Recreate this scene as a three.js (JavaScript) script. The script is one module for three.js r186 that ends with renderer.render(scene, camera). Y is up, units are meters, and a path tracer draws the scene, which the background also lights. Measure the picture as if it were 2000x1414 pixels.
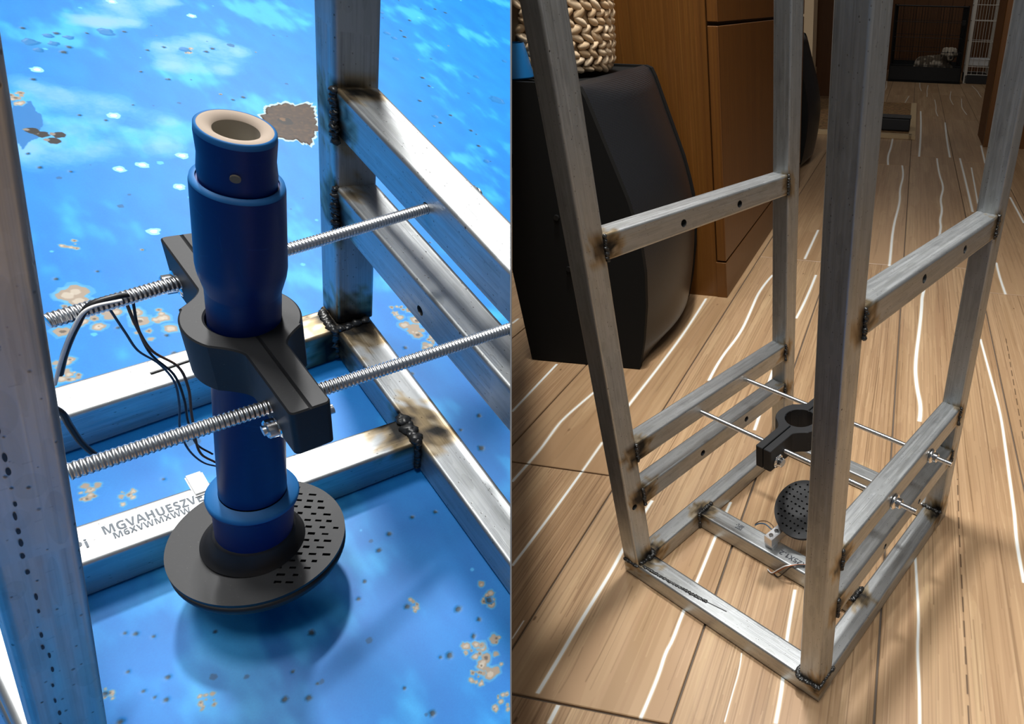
import * as THREE from 'three';
import { mergeGeometries, mergeVertices } from 'three/addons/utils/BufferGeometryUtils.js';
import { RoundedBoxGeometry } from 'three/addons/geometries/RoundedBoxGeometry.js';
import { ImprovedNoise } from 'three/addons/math/ImprovedNoise.js';
import { MarchingCubes } from 'three/addons/objects/MarchingCubes.js';
import { RectAreaLightUniformsLib } from 'three/addons/lights/RectAreaLightUniformsLib.js';
import { Brush, Evaluator, SUBTRACTION } from 'three-bvh-csg';

const V = (x, y, z) => new THREE.Vector3(x, y, z);
const scene = new THREE.Scene();

// ---------------------------------------------------------------- camera (lens shifted sideways, no roll trick)
const FOCAL = 1200, CX = 1550;
const camera = new THREE.PerspectiveCamera(2 * Math.atan(707 / FOCAL) * 180 / Math.PI, 3100 / 1414, 0.02, 60);
{
  const X = V(0.81961, 0.02250, -0.57248), Y = V(-0.30646, 0.86147, -0.40490), Z = V(0.48407, 0.50730, 0.71296);
  const m = new THREE.Matrix4().makeBasis(X, Y, Z).setPosition(0.46271, 0.61823, 0.32133);
  m.decompose(camera.position, camera.quaternion, camera.scale);
  camera.scale.set(1, 1, 1);
  camera.setViewOffset(2 * CX, 1414, 0, 0, 2000, 1414);
  scene.add(camera);
}

// ---------------------------------------------------------------- light and exposure
const renderer = new THREE.WebGLRenderer();
renderer.toneMapping = THREE.LinearToneMapping;
renderer.toneMappingExposure = 1.12;
renderer.shadowMap.enabled = true;
RectAreaLightUniformsLib.init();
scene.background = new THREE.Color(0.0, 0.0, 0.0);
const UNSEEN_LAMPS = [ // unseen, some added as fill; room s, room u, width, depth, intensity, label
  [-0.75, 0.95, 0.55, 0.55, 23, 'unseen square lamp panel on the ceiling, placed to light the blue floor'],
  [0.2, -0.25, 0.3, 0.3, 60, 'added square fill lamp on the ceiling, out of view, evening out the plank floor'],
  [0.75, -0.75, 0.5, 0.5, 15, 'added square fill lamp near the front wall, out of view, lighting the sides that face it'],
  [0.4, 5.3, 0.3, 0.3, 16, 'added small fill lamp on the ceiling, out of view, brightening the dog crate end'],
];
const UNSEEN_SPOTS = [[0.1, 0.28, 11.5]]; // unseen spot lamp, placed to light the tall stand: room s, room u, candela
const LAMP_COLOR = new THREE.Color(1.0, 0.992, 0.978);

// ---------------------------------------------------------------- places: world, the sloping blue floor, and the room turned along its planks
const I4 = new THREE.Matrix4();
const WORLD = { m: I4 };
const SLAB = { m: new THREE.Matrix4().set(
  -0.0406939, 0.4400753, -0.8970383, -0.0921767,
  0.0881091, 0.8958651, 0.4355027, 0.3749713,
  0.9952793, -0.0613149, -0.0752309, 0.1524416,
  0, 0, 0, 1) };
const RTH = Math.atan2(0.42, 0.9075);
const ROOM = { m: new THREE.Matrix4().makeRotationY(RTH) }; // coordinates (s, y, -u)
const CUT = (() => { // the border between the two places
  const e = new THREE.Matrix4().copy(camera.matrix.compose(camera.position, camera.quaternion, camera.scale)).elements;
  const X = V(e[0], e[1], e[2]), Fw = V(-e[8], -e[9], -e[10]);
  const n = X.addScaledVector(Fw, (CX - 1000) / FOCAL).normalize();
  return new THREE.Plane().setFromNormalAndCoplanarPoint(n, camera.position);
})();
for (const p of [WORLD, SLAB, ROOM]) {
  p.inv = p.m.clone().invert();
  p.cut = CUT.clone().applyMatrix4(p.inv);
}

// ---------------------------------------------------------------- helpers
let seed = 7;
const rnd = () => { seed = (seed + 0x6d2b79f5) | 0; let t = Math.imul(seed ^ (seed >>> 15), 1 | seed); t = (t + Math.imul(t ^ (t >>> 7), 61 | t)) ^ t; return ((t ^ (t >>> 14)) >>> 0) / 4294967296; };
const rr = (a, b) => a + (b - a) * rnd();
const noiser = new ImprovedNoise();
const noise = (x, y, z = 0) => noiser.noise(x + 31.7, y + 17.3, z + 5.1);
const fbm = (x, y, z = 0, n = 4) => { let a = 0.5, s = 0; for (let i = 0; i < n; i++) { s += a * noise(x, y, z); x *= 2.03; y *= 2.03; z *= 2.03; a *= 0.5; } return s; };
const lerp = THREE.MathUtils.lerp, clamp = THREE.MathUtils.clamp, sstep = THREE.MathUtils.smoothstep;

const used = new Map();
function numbered(name) { const k = used.get(name) ?? 0; used.set(name, k + 1); return k ? name + '_' + String(k).padStart(3, '0') : name; }
function thing(name, label, category, base, place = WORLD, group) {
  const g = new THREE.Group(); g.name = numbered(name);
  const m = place.m.clone().multiply(new THREE.Matrix4().makeTranslation(base.x, base.y, base.z));
  m.decompose(g.position, g.quaternion, g.scale); g.scale.set(1, 1, 1);
  g.userData = { label, category };
  if (group) g.userData.group = group;
  g.base = base; g.place = place;
  scene.add(g); return g;
}
function part(parent, name, geo, mat, o = {}) { // geo in the coordinates of the thing's place
  let root = parent; while (root.base === undefined) root = root.parent;
  if (o.keep) geo = clipGeo(geo, root.place.cut, o.keep);
  if (!geo.attributes.position || !geo.attributes.position.count) return null;
  geo = geo.clone().translate(-root.base.x, -root.base.y, -root.base.z);
  const me = new THREE.Mesh(geo, mat); me.name = name; me.castShadow = me.receiveShadow = true;
  if (o.label) me.userData.label = o.label;
  if (o.kind) me.userData.kind = o.kind;
  parent.add(me); return me;
}
function structure(name, geo, mat, place = WORLD, o = {}) {
  if (o.keep) geo = clipGeo(geo, place.cut, o.keep);
  const me = new THREE.Mesh(geo, mat); me.name = name; me.userData.kind = 'structure';
  place.m.decompose(me.position, me.quaternion, me.scale); me.scale.set(1, 1, 1);
  if (o.label) me.userData.label = o.label;
  me.castShadow = me.receiveShadow = true; me.base = V(0, 0, 0); me.place = place;
  scene.add(me); return me;
}
// keep = 1: the right-hand side of the border, -1: the left-hand side
function clipGeo(geo, plane, keep) {
  const g = geo.index ? geo.toNonIndexed() : geo;
  const names = Object.keys(g.attributes), A = names.map((n) => g.attributes[n]);
  const out = names.map(() => []);
  const P = g.attributes.position, N = P.count, v = V(0, 0, 0);
  const dist = (i) => keep * plane.distanceToPoint(v.fromBufferAttribute(P, i)) - 0.0002;
  const get = (i) => A.map((a) => { const r = []; for (let k = 0; k < a.itemSize; k++) r.push(a.array[i * a.itemSize + k]); return r; });
  const mix = (p, q, t) => p.map((r, i) => r.map((x, k) => x + (q[i][k] - x) * t));
  const emit = (p) => p.forEach((r, i) => out[i].push(...r));
  for (let i = 0; i < N; i += 3) {
    const d = [dist(i), dist(i + 1), dist(i + 2)];
    if (d[0] < 0 && d[1] < 0 && d[2] < 0) continue;
    const p = [get(i), get(i + 1), get(i + 2)];
    if (d[0] >= 0 && d[1] >= 0 && d[2] >= 0) { p.forEach(emit); continue; }
    const poly = [];
    for (let k = 0; k < 3; k++) {
      const j = (k + 1) % 3;
      if (d[k] >= 0) poly.push(p[k]);
      if ((d[k] >= 0) !== (d[j] >= 0)) poly.push(mix(p[k], p[j], d[k] / (d[k] - d[j])));
    }
    for (let k = 1; k + 1 < poly.length; k++) { emit(poly[0]); emit(poly[k]); emit(poly[k + 1]); }
  }
  const r = new THREE.BufferGeometry();
  names.forEach((n, i) => r.setAttribute(n, new THREE.BufferAttribute(new Float32Array(out[i]), A[i].itemSize)));
  return r;
}
const merge = (list) => mergeGeometries(list.map((g) => { const h = g.index ? g.toNonIndexed() : g.clone(); for (const k of Object.keys(h.attributes)) if (!['position', 'normal', 'uv'].includes(k)) h.deleteAttribute(k); return h; }));
const box = (x0, x1, y0, y1, z0, z1, r = 0) => (r ? new RoundedBoxGeometry(x1 - x0, y1 - y0, z1 - z0, 2, r) : new THREE.BoxGeometry(x1 - x0, y1 - y0, z1 - z0)).translate((x0 + x1) / 2, (y0 + y1) / 2, (z0 + z1) / 2);
const rbox = (s0, s1, y0, y1, u0, u1, r = 0) => box(s0, s1, y0, y1, -u1, -u0, r); // room coordinates
// box with uv in metres
function uvBox(g, k = 1) {
  g = g.index ? g.toNonIndexed() : g; const p = g.attributes.position, n = g.attributes.normal, u = new Float32Array(p.count * 2);
  for (let i = 0; i < p.count; i++) {
    const ax = Math.abs(n.getX(i)), ay = Math.abs(n.getY(i)), az = Math.abs(n.getZ(i));
    if (ay >= ax && ay >= az) { u[2 * i] = p.getX(i) * k; u[2 * i + 1] = p.getZ(i) * k; }
    else if (ax >= az) { u[2 * i] = p.getY(i) * k; u[2 * i + 1] = p.getZ(i) * k; }
    else { u[2 * i] = p.getY(i) * k; u[2 * i + 1] = p.getX(i) * k; }
  }
  g.setAttribute('uv', new THREE.BufferAttribute(u, 2)); return g;
}
function canvasTex(w, h, draw, srgb = true) {
  const c = document.createElement('canvas'); c.width = w; c.height = h;
  draw(c.getContext('2d'), w, h);
  const t = new THREE.CanvasTexture(c); t.wrapS = t.wrapT = THREE.RepeatWrapping;
  t.colorSpace = srgb ? THREE.SRGBColorSpace : THREE.NoColorSpace; return t;
}
const rgb = (r, g, b, a = 1) => `rgba(${Math.round(r)},${Math.round(g)},${Math.round(b)},${a})`;
const mat = (o) => new THREE.MeshStandardMaterial(o);
const phys = (o) => new THREE.MeshPhysicalMaterial(o);

// square tube from A to B, profile w (across) by h (along up), rounded corners; colours carry the oxide around the welds
function bar(A, B, w, h, up, o = {}) {
  const d = B.clone().sub(A), L = d.length(); d.divideScalar(L);
  const x = V(0, 0, 0).crossVectors(up, d).normalize(), y = V(0, 0, 0).crossVectors(d, x).normalize();
  const r = o.r ?? 0.0028, prof = [], nS = o.n ?? 6;
  const corner = [[1, 1, 0], [-1, 1, 90], [-1, -1, 180], [1, -1, 270]];
  for (let c = 0; c < 4; c++) {
    const [sx, sy, a0] = corner[c], cx = sx * (w / 2 - r), cy = sy * (h / 2 - r);
    for (let k = 0; k <= 3; k++) { const a = (a0 + k * 30) * Math.PI / 180; prof.push([cx + r * Math.cos(a), cy + r * Math.sin(a), Math.cos(a), Math.sin(a)]); }
    const [qx, qy, b0] = corner[(c + 1) % 4], e = prof[prof.length - 1], a = b0 * Math.PI / 180;
    const f = [qx * (w / 2 - r) + r * Math.cos(a), qy * (h / 2 - r) + r * Math.sin(a)];
    for (let k = 1; k < nS; k++) { const dip = k === 2 ? 0.00025 : 0; prof.push([lerp(e[0], f[0], k / nS) - e[2] * dip, lerp(e[1], f[1], k / nS) - e[3] * dip, e[2], e[3]]); }
  }
  const M = prof.length, n = Math.max(2, Math.min(120, Math.round(L / (o.step ?? 0.005))));
  const pos = [], nor = [], uv = [], col = [], idx = [], p = V(0, 0, 0);
  let per = 0; const pv = [0];
  for (let i = 1; i <= M; i++) { const a = prof[i - 1], b = prof[i % M]; per += Math.hypot(a[0] - b[0], a[1] - b[1]); pv.push(per); }
  const off = o.off ?? rnd() * 3;
  const put = (s, q, nx) => {
    p.copy(A).addScaledVector(d, s).addScaledVector(x, q[0]).addScaledVector(y, q[1]);
    pos.push(p.x, p.y, p.z); nor.push(nx.x, nx.y, nx.z);
    const c = o.tint ? o.tint(p) : [1, 1, 1]; col.push(c[0], c[1], c[2]);
  };
  for (let j = 0; j <= n; j++) for (let i = 0; i <= M; i++) {
    const q = prof[i % M], nx = V(0, 0, 0).addScaledVector(x, q[2]).addScaledVector(y, q[3]);
    put(L * j / n, q, nx); uv.push(L * j / n / 0.3 + off, pv[i] / 0.1);
  }
  for (let j = 0; j < n; j++) for (let i = 0; i < M; i++) { const a = j * (M + 1) + i, b = a + M + 1; idx.push(a, a + 1, b, b, a + 1, b + 1); }
  for (const [s, sg] of [[0, -1], [L, 1]]) {
    const nx = d.clone().multiplyScalar(sg), c0 = pos.length / 3;
    put(s, [0, 0], nx); uv.push(off, 0.5);
    for (let i = 0; i < M; i++) { put(s, prof[i], nx); uv.push(off + prof[i][0] / 0.3, prof[i][1] / 0.1); }
    for (let i = 0; i < M; i++) { const a = c0 + 1 + i, b = c0 + 1 + (i + 1) % M; sg > 0 ? idx.push(c0, a, b) : idx.push(c0, b, a); }
  }
  const g = new THREE.BufferGeometry();
  g.setAttribute('position', new THREE.Float32BufferAttribute(pos, 3)); g.setAttribute('normal', new THREE.Float32BufferAttribute(nor, 3));
  g.setAttribute('uv', new THREE.Float32BufferAttribute(uv, 2)); g.setAttribute('color', new THREE.Float32BufferAttribute(col, 3));
  g.setIndex(idx); return g;
}
const evaluator = new Evaluator(); evaluator.attributes = ['position', 'normal', 'uv', 'color']; evaluator.useGroups = false;
function drill(geo, holes) { // holes: [centre, direction, radius, depth]
  let a = new Brush(geo); a.updateMatrixWorld();
  for (const [c, dir, r, depth] of holes) {
    const g = new THREE.CylinderGeometry(r, r, depth, 20);
    g.setAttribute('color', new THREE.Float32BufferAttribute(new Float32Array(g.attributes.position.count * 3).fill(0.5), 3));
    const b = new Brush(g); b.position.copy(c); b.quaternion.setFromUnitVectors(V(0, 1, 0), dir.clone().normalize()); b.updateMatrixWorld();
    a = evaluator.evaluate(a, b, SUBTRACTION); a.updateMatrixWorld();
  }
  return a.geometry;
}
// oxide and soot burnt on around welds: mottled, with an outline of its own
function oxide(welds) {
  return (p) => {
    let best = 9;
    for (const [q, r] of welds) best = Math.min(best, p.distanceTo(q) / r);
    if (best > 1.6) return [1, 1, 1];
    const e = best + 1.1 * fbm(p.x * 110, p.y * 110, p.z * 110, 3);
    if (e < 0.34) return [0.07, 0.065, 0.06];
    if (e < 0.5) return [0.26, 0.2, 0.14];
    if (e < 0.72) return [0.5, 0.37, 0.22];
    if (e < 0.95) return [0.86, 0.7, 0.5];
    return [1, 1, 1];
  };
}
function bead(points, r, k = 1.0) {
  const c = new THREE.CatmullRomCurve3(points), L = c.getLength(), n = Math.max(3, Math.round(L / (r * 0.75))), list = [];
  for (let i = 0; i <= n; i++) {
    const g = new THREE.IcosahedronGeometry(r * rr(0.75, 1.15) * k, 2), q = c.getPoint(i / n), P = g.attributes.position, o = rnd() * 50;
    for (let j = 0; j < P.count; j++) { const f = 1 + 0.45 * noise(P.getX(j) / r * 1.3 + o, P.getY(j) / r * 1.3, P.getZ(j) / r * 1.3); P.setXYZ(j, P.getX(j) * f, P.getY(j) * f * 0.8, P.getZ(j) * f); }
    g.translate(q.x + rr(-0.2, 0.2) * r, q.y + rr(-0.2, 0.2) * r, q.z + rr(-0.2, 0.2) * r);
    list.push(g);
  }
  const g = mergeVertices((() => { const m = merge(list); m.deleteAttribute('normal'); m.deleteAttribute('uv'); return m; })(), 1e-6); g.computeVertexNormals(); return g;
}
// a rod with rolled threads: ridges every pitch
function threaded(A, B, r, pitch, depth) {
  const d = B.clone().sub(A), L = d.length(); d.divideScalar(L);
  const x = V(0, 1, 0).cross(d).normalize(), y = d.clone().cross(x), n = Math.round(L / pitch) * 4, M = 12, pos = [], idx = [];
  for (let j = 0; j <= n; j++) for (let i = 0; i <= M; i++) {
    const a = i / M * Math.PI * 2, s = L * j / n, ph = (s / pitch + i / M) % 1, R = r - depth * Math.abs(ph * 2 - 1);
    const p = A.clone().addScaledVector(d, s).addScaledVector(x, R * Math.cos(a)).addScaledVector(y, R * Math.sin(a)); pos.push(p.x, p.y, p.z);
  }
  for (let j = 0; j < n; j++) for (let i = 0; i < M; i++) { const a = j * (M + 1) + i, b = a + M + 1; idx.push(a, a + 1, b, b, a + 1, b + 1); }
  for (const [s, o] of [[0, 0], [L, n * (M + 1)]]) { const c = pos.length / 3, p = A.clone().addScaledVector(d, s); pos.push(p.x, p.y, p.z); for (let i = 0; i < M; i++) s ? idx.push(c, o + i, o + i + 1) : idx.push(c, o + i + 1, o + i); }
  const g = new THREE.BufferGeometry(); g.setAttribute('position', new THREE.Float32BufferAttribute(pos, 3)); g.setIndex(idx); g.computeVertexNormals();
  g.setAttribute('uv', new THREE.Float32BufferAttribute(new Float32Array(pos.length / 3 * 2), 2)); return g;
}
const aim = (g, at, dir) => { const q = new THREE.Quaternion().setFromUnitVectors(V(0, 1, 0), dir.clone().normalize()); return g.applyQuaternion(q).translate(at.x, at.y, at.z); };
function hexNut(at, dir, R, h) { // y axis of the nut along dir, flange at the start
  const fl = new THREE.LatheGeometry([[0, 0], [R * 1.45, 0], [R * 1.45, h * 0.12], [R * 1.02, h * 0.35], [0, h * 0.35]].map(([a, b]) => new THREE.Vector2(a, b)), 24);
  const hx = new THREE.CylinderGeometry(R, R, h, 6).translate(0, h / 2, 0);
  const dome = new THREE.CylinderGeometry(R * 0.8, R * 0.95, h * 0.12, 12).translate(0, h * 1.05, 0);
  return aim(merge([fl, hx.toNonIndexed(), dome]), at, dir);
}
const tube = (pts, r, n = 40) => new THREE.TubeGeometry(new THREE.CatmullRomCurve3(pts.map((p) => (p.isVector3 ? p : V(...p)))), n, r, 7);

// ---------------------------------------------------------------- materials
const steelMap = canvasTex(1024, 512, (c, w, h) => {
  c.fillStyle = rgb(205, 206, 204); c.fillRect(0, 0, w, h);
  for (let i = 0; i < 900; i++) { const g = rr(140, 240); c.fillStyle = rgb(g, g, g - 1, 0.16); const L = rr(40, 500), y = rnd() * h; c.fillRect(rnd() * w, y, L, rr(0.6, 5)); }
  for (let i = 0; i < 420; i++) { const g = rr(110, 240); c.fillStyle = rgb(g, g, g - 3, 0.1); c.beginPath(); c.ellipse(rnd() * w, rnd() * h, rr(8, 60), rr(4, 18), 0, 0, 7); c.fill(); }
  for (let i = 0; i < 420; i++) { const g = rr(60, 120); c.fillStyle = rgb(g, g - 6, g - 14, rr(0.3, 0.7)); c.beginPath(); c.arc(rnd() * w, rnd() * h, rr(0.6, 2.2), 0, 7); c.fill(); }
});
const steelRough = canvasTex(512, 256, (c, w, h) => {
  c.fillStyle = rgb(0, 120, 0); c.fillRect(0, 0, w, h);
  for (let i = 0; i < 500; i++) { c.fillStyle = rgb(0, rr(70, 190), 0, 0.2); c.fillRect(rnd() * w, rnd() * h, rr(10, 160), rr(1, 8)); }
}, false);
const STEEL = mat({ color: new THREE.Color(0.74, 0.76, 0.78), map: steelMap, roughnessMap: steelRough, roughness: 0.95, metalness: 0.92, vertexColors: true, bumpMap: steelMap, bumpScale: 0.0002 });
const WELD = mat({ color: new THREE.Color(0.07, 0.07, 0.068), roughness: 0.38, metalness: 0.75 });
const ZINC = mat({ color: new THREE.Color(0.72, 0.73, 0.73), roughness: 0.3, metalness: 1 });
const BRIGHT = mat({ color: new THREE.Color(0.86, 0.86, 0.85), roughness: 0.16, metalness: 1 });
const ALUM = mat({ color: new THREE.Color(0.8, 0.81, 0.82), roughness: 0.35, metalness: 0.9 });
const speck = canvasTex(512, 512, (c, w, h) => {
  c.fillStyle = rgb(21, 22, 24); c.fillRect(0, 0, w, h);
  for (let i = 0; i < 2600; i++) { const g = rr(12, 48); c.fillStyle = rgb(g, g, g, 0.35); c.fillRect(rnd() * w, rnd() * h, rr(1, 9), rr(1, 3)); }
  for (let i = 0; i < 120; i++) { const g = rr(70, 120); c.fillStyle = rgb(g, g, g - 4, 0.5); c.beginPath(); c.arc(rnd() * w, rnd() * h, rr(0.6, 1.8), 0, 7); c.fill(); }
});
const PRINTED = mat({ color: 0xffffff, map: speck, roughness: 0.6, bumpMap: speck, bumpScale: 0.0004 });
const BLACK = mat({ color: new THREE.Color(0.012, 0.012, 0.013), roughness: 0.55 });
const pipeMap = canvasTex(512, 512, (c, w, h) => {
  c.fillStyle = rgb(0, 36, 106); c.fillRect(0, 0, w, h);
  for (let i = 0; i < 500; i++) { c.fillStyle = rgb(rr(0, 10), rr(30, 58), rr(92, 136), 0.14); c.fillRect(rnd() * w, rnd() * h, rr(2, 60), rr(1, 4)); }
  for (let i = 0; i < 70; i++) { c.strokeStyle = rgb(20, 76, 146, rr(0.2, 0.5)); c.lineWidth = rr(0.5, 1.5); c.beginPath(); const x = rnd() * w, y = rnd() * h; c.moveTo(x, y); c.lineTo(x + rr(-40, 40), y + rr(-20, 20)); c.stroke(); }
});
const PIPE = phys({ color: 0xffffff, map: pipeMap, roughness: 0.42, specularIntensity: 0.6 });
const PIPE_EDGE = mat({ color: new THREE.Color(0.01, 0.13, 0.36), roughness: 0.6 });
const CLAY = mat({ color: new THREE.Color(0.36, 0.29, 0.23), roughness: 0.95 });

// ================================================================ THE ROOM ON THE RIGHT
const VEINS = [[0.008,[[-0.512,0.582],[-0.512,0.607]]],[0.007,[[-0.328,0.282],[-0.333,0.445]]],[0.007,[[-0.229,0.121],[-0.227,0.188],[-0.231,0.235],[-0.234,0.273],[-0.229,0.31],[-0.219,0.369]]],[0.006,[[-0.142,-0.02],[-0.138,0.091],[-0.141,0.236]]],[0.008,[[-0.143,0.285],[-0.142,0.349],[-0.138,0.462],[-0.135,0.641],[-0.142,0.8]]],[0.007,[[-0.025,-0.165],[-0.023,-0.127],[-0.022,-0.085],[-0.017,-0.003],[-0.018,0.036],[-0.016,0.107],[-0.014,0.125]]],[0.007,[[0.002,-0.191],[0.002,-0.172]]],[0.006,[[0.088,-0.17],[0.09,-0.127],[0.087,-0.096],[0.09,-0.082],[0.089,-0.047],[0.092,0.006],[0.093,0.075],[0.095,0.129],[0.096,0.144]]],[0.008,[[0.09,0.316],[0.089,0.361],[0.081,0.486],[0.081,0.511]]],[0.009,[[-0.029,0.448],[-0.032,0.524],[-0.018,0.641],[-0.022,0.747],[-0.03,0.888],[-0.017,0.979]]],[0.009,[[0.086,0.742],[0.093,0.839],[0.093,1.005]]],[0.01,[[0.046,1.111],[0.047,1.37]]],[0.006,[[0.221,-0.149],[0.221,-0.113],[0.214,-0.058],[0.212,0.013]]],[0.002,[[0.169,-0.081],[0.172,-0.099],[0.171,-0.127],[0.171,-0.157]]],[0.005,[[0.362,-0.131],[0.362,-0.09],[0.359,-0.04],[0.361,-0.002],[0.359,0.039],[0.356,0.096]]],[0.011,[[0.361,0.398],[0.365,0.438],[0.356,0.505],[0.352,0.59],[0.361,0.752],[0.366,0.866],[0.367,0.948],[0.43,1.465],[0.426,1.567],[0.439,1.683],[0.434,1.827],[0.455,2.002],[0.439,2.237],[0.439,2.531]]],[0.011,[[0.279,1.112],[0.28,1.139],[0.276,1.458],[0.291,1.748],[0.284,1.929],[0.296,2.17],[0.283,2.338]]],[0.013,[[0.222,2.331],[0.211,2.499],[0.221,2.73],[0.218,2.991]]],[0.014,[[0.357,2.541],[0.37,3.192],[0.365,3.977]]],[0.014,[[0.5,2.566],[0.499,3.077],[0.512,3.568]]],[0.012,[[0.545,2.562],[0.545,2.099],[0.542,1.691]]],[0.009,[[0.585,2.383],[0.568,1.8]]],[0.012,[[0.669,2.903],[0.653,2.484]]],[0.01,[[0.695,1.923],[0.701,1.603]]],[0.009,[[0.572,1.209],[0.568,1.102],[0.572,0.989]]],[0.007,[[0.49,0.732],[0.498,0.544],[0.502,0.45],[0.499,0.35],[0.494,0.204],[0.493,0.19],[0.489,0.135],[0.49,0.078]]],[0.002,[[-0.085,-0.113],[-0.085,-0.089]]]];
const ROW = 0.198, ROW0 = -0.079;
const JOINTS = { 0: [-0.17, 1.10, 2.34], 1: [-0.32, 1.12, 2.333], 2: [-0.3, 1.143, 2.555], 3: [-0.25, 0.99, 2.484] };
function jointsOf(k) {
  const a = (JOINTS[k] ?? [-0.35 + ((k * 0.43) % 1 + 1) % 1 * 0.9]).slice();
  while (a[0] > -1.5) a.unshift(a[0] - 1.21);
  while (a[a.length - 1] < 6.7) a.push(a[a.length - 1] + 1.21);
  return a;
}
const PLANKS = [];
for (let k = -5; k <= 7; k++) { const j = jointsOf(k); for (let i = 0; i + 1 < j.length; i++) PLANKS.push({ k, s0: ROW0 + ROW * k, s1: ROW0 + ROW * (k + 1), u0: j[i], u1: j[i + 1], tone: rr(-7, 7) }); }
function floorTex(s0, s1, u0, u1, W, H, dens) {
  return canvasTex(W, H, (c) => {
    const X = (s) => (s - s0) / (s1 - s0) * W, Y = (u) => (u1 - u) / (u1 - u0) * H, px = W / (s1 - s0), py = H / (u1 - u0);
    c.fillStyle = rgb(182, 150, 116); c.fillRect(0, 0, W, H);
    for (const p of PLANKS) {
      if (p.u1 < u0 || p.u0 > u1 || p.s1 < s0 || p.s0 > s1) continue;
      c.save(); c.beginPath(); c.rect(X(p.s0), Y(p.u1), (p.s1 - p.s0) * px, (p.u1 - p.u0) * py); c.clip();
      c.fillStyle = rgb(170 + p.tone, 137 + p.tone, 102 + p.tone); c.fillRect(X(p.s0), Y(p.u1), (p.s1 - p.s0) * px, (p.u1 - p.u0) * py);
      const n = Math.round(dens * (p.u1 - p.u0));
      for (let i = 0; i < n / 8; i++) { const d = rnd() < 0.5, s = rr(p.s0, p.s1), u = rr(p.u0, p.u1); c.fillStyle = d ? rgb(146, 112, 78, 0.18) : rgb(200, 168, 130, 0.2); c.beginPath(); c.ellipse(X(s), Y(u), rr(0.004, 0.02) * px, rr(0.06, 0.25) * py, 0, 0, 7); c.fill(); }
      for (let i = 0; i < n; i++) {
        const d = rnd(), s = rr(p.s0, p.s1), u = rr(p.u0, p.u1), L = rr(0.05, 0.45);
        c.strokeStyle = d < 0.5 ? rgb(108, 80, 54, rr(0.1, 0.5)) : rgb(210, 180, 142, rr(0.1, 0.34)); c.lineWidth = rr(0.0005, 0.0016) * px;
        c.beginPath(); c.moveTo(X(s), Y(u)); const w = rr(-0.004, 0.004); c.quadraticCurveTo(X(s + w), Y(u + L / 2), X(s), Y(u + L)); c.stroke();
      }
      for (let i = 0; i < 5; i++) { c.fillStyle = rgb(92, 66, 42, 0.8); c.beginPath(); c.ellipse(X(rr(p.s0, p.s1)), Y(rr(p.u0, p.u1)), 0.0013 * px, 0.003 * py, 0, 0, 7); c.fill(); }
      c.restore();
    }
    // dark printed grain line beside the frame
    c.strokeStyle = rgb(70, 52, 36, 0.75); c.lineWidth = 0.0016 * px; c.setLineDash([0.022 * py, 0.012 * py]);
    c.beginPath(); c.moveTo(X(0.41), Y(-0.15)); c.lineTo(X(0.415), Y(0.16)); c.lineTo(X(0.418), Y(0.26)); c.moveTo(X(0.53), Y(0.35)); c.lineTo(X(0.545), Y(0.75)); c.stroke(); c.setLineDash([]);
    c.lineJoin = 'round'; c.lineCap = 'butt';
    const line = (w, pts, col) => {
      c.strokeStyle = col; c.beginPath(); const q = pts.map(([s, u]) => [X(s), Y(u)]);
      c.moveTo(q[0][0], q[0][1]);
      if (q.length === 2) c.lineTo(q[1][0], q[1][1]);
      else { for (let i = 1; i < q.length - 1; i++) { const m = i === q.length - 2 ? q[i + 1] : [(q[i][0] + q[i + 1][0]) / 2, (q[i][1] + q[i + 1][1]) / 2]; c.quadraticCurveTo(q[i][0], q[i][1], m[0], m[1]); } }
      c.lineWidth = w * px; c.stroke();
    };
    for (const [w, pts] of VEINS) { line(w * 0.95, pts, rgb(214, 188, 152, 0.6)); line(w * 0.62, pts, rgb(238, 240, 236)); }
    // fainter veins on planks that the frame and the furniture hide in part
    for (let i = 0; i < 26; i++) { const k = Math.floor(rr(-5, 8)), s = ROW0 + ROW * (k + rr(0.2, 0.8)), u = rr(2.6, 6); if (k > -2 && k < 4 && u < 3) continue; line(0.006, [[s, u], [s + rr(-0.015, 0.015), u + 0.2], [s + rr(-0.02, 0.02), u + 0.4], [s + rr(-0.02, 0.02), u + 0.8]], rgb(226, 222, 212, 0.85)); }
  });
}
const NEAR = [-0.68, 0.82, -0.4, 1.25], FAR = [-1.1, 1.5, 0.0, 6.7];
const floorNear = mat({ map: floorTex(...NEAR, 2048, 2048, 430), roughness: 0.42 });
const floorFar = mat({ map: floorTex(...FAR, 1400, 2048, 260), roughness: 0.42 });
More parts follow.
